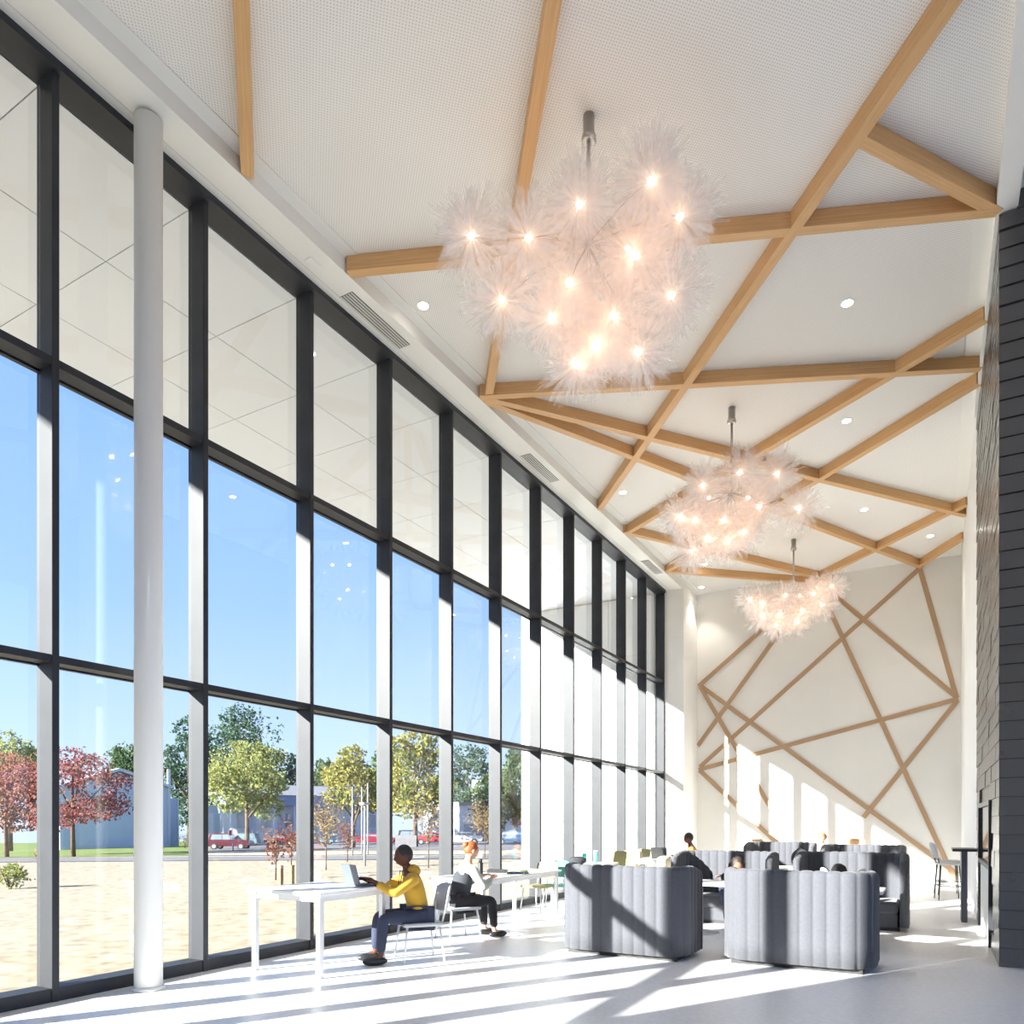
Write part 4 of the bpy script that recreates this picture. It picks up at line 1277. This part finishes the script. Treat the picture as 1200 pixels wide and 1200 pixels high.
    mo = MB().ball(hd + Rh @ Vector((0, .088, -.066)), 1, 10, 6, (.022, .006, .006), lambda d, q: Rh @ q)
    obj('mouth', mo, mat('lip_colour', lin((120, 62, 60)), .5), pr)
    obj('shirt', skin_tree(cloth), shirt, pr)
    if vest:
        vc = [[(hip + up * .03, (.185, .15)), (waist, (.17, .14)), (chest, (.182, .146)), (sh + Vector((0, 0, -.03)), (.135, .115))]]
        obj('vest', skin_tree(vc), vest, pr)
    if hood:
        hdm = MB().ball(neck + Vector((0, -.06, -.03)), 1, 18, 12, (.125, .09, .075))
        obj('hood', hdm, shirt, pr)
        co = MB()
        for s_ in (-1, 1): co.path([neck + Vector((s_ * .05, .07, -.02)), chest + Vector((s_ * .05, .165, .05)), chest + Vector((s_ * .05, .172, -.08))], .006, 6)
        obj('drawstring', co, M_black, pr)
    obj('trousers', skin_tree(pant), pants, pr)
    def hairfn(d, q):
        n_ = 1 + .05 * noise.noise(d * 6)
        return Rh @ (q * n_)
    hm = MB()
    if hair == 'short':
        hm.ball(hd + Rh @ Vector((0, -.016, .022)), 1, 26, 16, (.084, .098, .108), lambda d, q: Rh @ (Vector((q.x, q.y, q.z)) * (1 + .03 * noise.noise(d * 9))) if d.z > -.35 or d.y < -.2 else Rh @ (q * .8))
    elif hair == 'curly':
        hm.ball(hd + Rh @ Vector((0, -.018, .032)), 1, 30, 18, (.10, .104, .112), lambda d, q: Rh @ (q * (1 + .10 * noise.noise(d * 8))))
    elif hair == 'bun':
        hm.ball(hd + Rh @ Vector((0, -.020, .022)), 1, 26, 16, (.086, .098, .108), hairfn)
        hm.ball(hd + Rh @ Vector((0, -.115, .03)), 1, 14, 10, (.045, .045, .045), hairfn)
    elif hair == 'long':
        hm.ball(hd + Rh @ Vector((0, -.024, .026)), 1, 26, 16, (.092, .102, .112), hairfn)
        for s_ in (-1, 0, 1):
            hm.path([hd + Rh @ Vector((s_ * .07, -.04 - .03 * (s_ == 0), .02)), hd + Rh @ Vector((s_ * .095, -.03 - .05 * (s_ == 0), -.10)), hd + Vector((s_ * .09, 0.0 - .10 * (s_ == 0), -.24))], [.05, .045, .02], 10)
    obj('hair', hm, hair_m, pr)
    return pr
SK_dark = mat('skin_deep_brown', lin((98, 62, 48)), .55, spec=.3)
SK_mid = mat('skin_brown', lin((150, 105, 82)), .55, spec=.3)
SK_light = mat('skin_light', lin((226, 178, 152)), .55, spec=.3)
H_black = mat('black_hair', (0.016, 0.014, 0.014), .55, bump=.6, bscale=90)
H_brown = mat('dark_brown_hair', (0.045, 0.028, 0.02), .5, bump=.6, bscale=90)
H_red = mat('copper_red_hair', lin((160, 84, 44)), .5, bump=.5, bscale=90)
H_lightbrown = mat('light_brown_hair', lin((150, 112, 78)), .5, bump=.6, bscale=90)
C_yellow = mat('yellow_cotton', lin((204, 160, 52)), .9, sheen=.2, var=.05, scale=8)
C_grey = mat('pale_grey_knit', lin((188, 192, 186)), .9, sheen=.2, var=.05, scale=20)
C_char = mat('charcoal_vest_fabric', lin((62, 64, 70)), .9)
C_orange = mat('orange_cotton', lin((214, 140, 60)), .9)
C_navy = mat('navy_denim', lin((52, 58, 80)), .9)
C_dark = mat('dark_cotton', lin((48, 46, 50)), .9)
C_white = mat('white_cotton', lin((226, 224, 220)), .9)
def face_dir(vx, vy): return math.atan2(vy, vx) - PI / 2
# man in yellow hoodie, looking along the window towards his laptop
p = ray(488) * 8.4
person((p.x + .04, p.y, 0), face_dir(-.62, -.78), 'man in a yellow hoodie sitting by the windows, reaching toward his laptop', SK_dark, C_yellow, C_navy, H_black, 'short', .43, .20, .15, 0.0,
       [(-.16, .54, .905), (.08, .56, .905)], None, True)
p = ray(537) * 9.9
person((p.x, p.y, 0), face_dir(.50, .866), 'woman with copper red hair in a bun, dark vest and grey sleeves', SK_light, C_grey, C_dark, H_red, 'bun', .43, .22, .5, 0.0,
       [(-.15, .42, .80), (.15, .42, .80)], C_char)
person((-4.55, 16.3, 0), face_dir(-.95, -.3), 'person in an orange shirt working at a dark laptop near the pier', SK_dark, C_orange, C_navy, H_black, 'short', .45, .16, .2, 0.0,
       [(-.14, .42, .80), (.14, .42, .80)])
# the two at the booths, leaning over their tables
q = ray(856); zz = 11.15 / q.y
person((q.x * zz, 11.3, 0), face_dir(.35, -.94), 'person with long dark hair leaning over the table in a booth', SK_mid, C_dark, C_navy, H_brown, 'long', .40, .72, .5, 0.0,
       [(-.16, .36, .76), (.16, .36, .76)])
q = ray(989); zz = 11.0 / q.y
person((q.x * zz, 11.15, 0), face_dir(-.05, -1), 'man with short black hair leaning over the table in a booth', SK_mid, C_white, C_navy, H_black, 'curly', .38, .78, .5, 0.0,
       [(-.16, .36, .76), (.16, .36, .76)])
q = ray(964)
person((q.x * 18.2, q.y * 18.2, 0), face_dir(.1, -1), 'person with light brown hair sitting behind the rear booths', SK_light, C_white, C_navy, H_lightbrown, 'curly', .45, .3, .35, 0.0,
       [(-.16, .40, .80), (.16, .40, .80)])
p = ray(488) * 8.4
c = make_chair(M_greyshell, seat_h=.44); place(c, (p.x + .04, p.y, 0), face_dir(-.62, -.78), 'grey chair under the man in the yellow hoodie')
p = ray(537) * 9.9
c = make_chair(M_greyshell, seat_h=.44); place(c, (p.x, p.y, 0), face_dir(.50, .866), 'grey chair under the woman with red hair')
c = make_chair(M_greyshell, seat_h=.44); place(c, (-4.55, 16.3, 0), face_dir(-.95, -.3), 'grey chair under the person in orange')
q = ray(964)
c = make_chair(M_greyshell, seat_h=.44); place(c, (q.x * 18.2, q.y * 18.2, 0), face_dir(.1, -1), 'grey chair under the person with light brown hair')
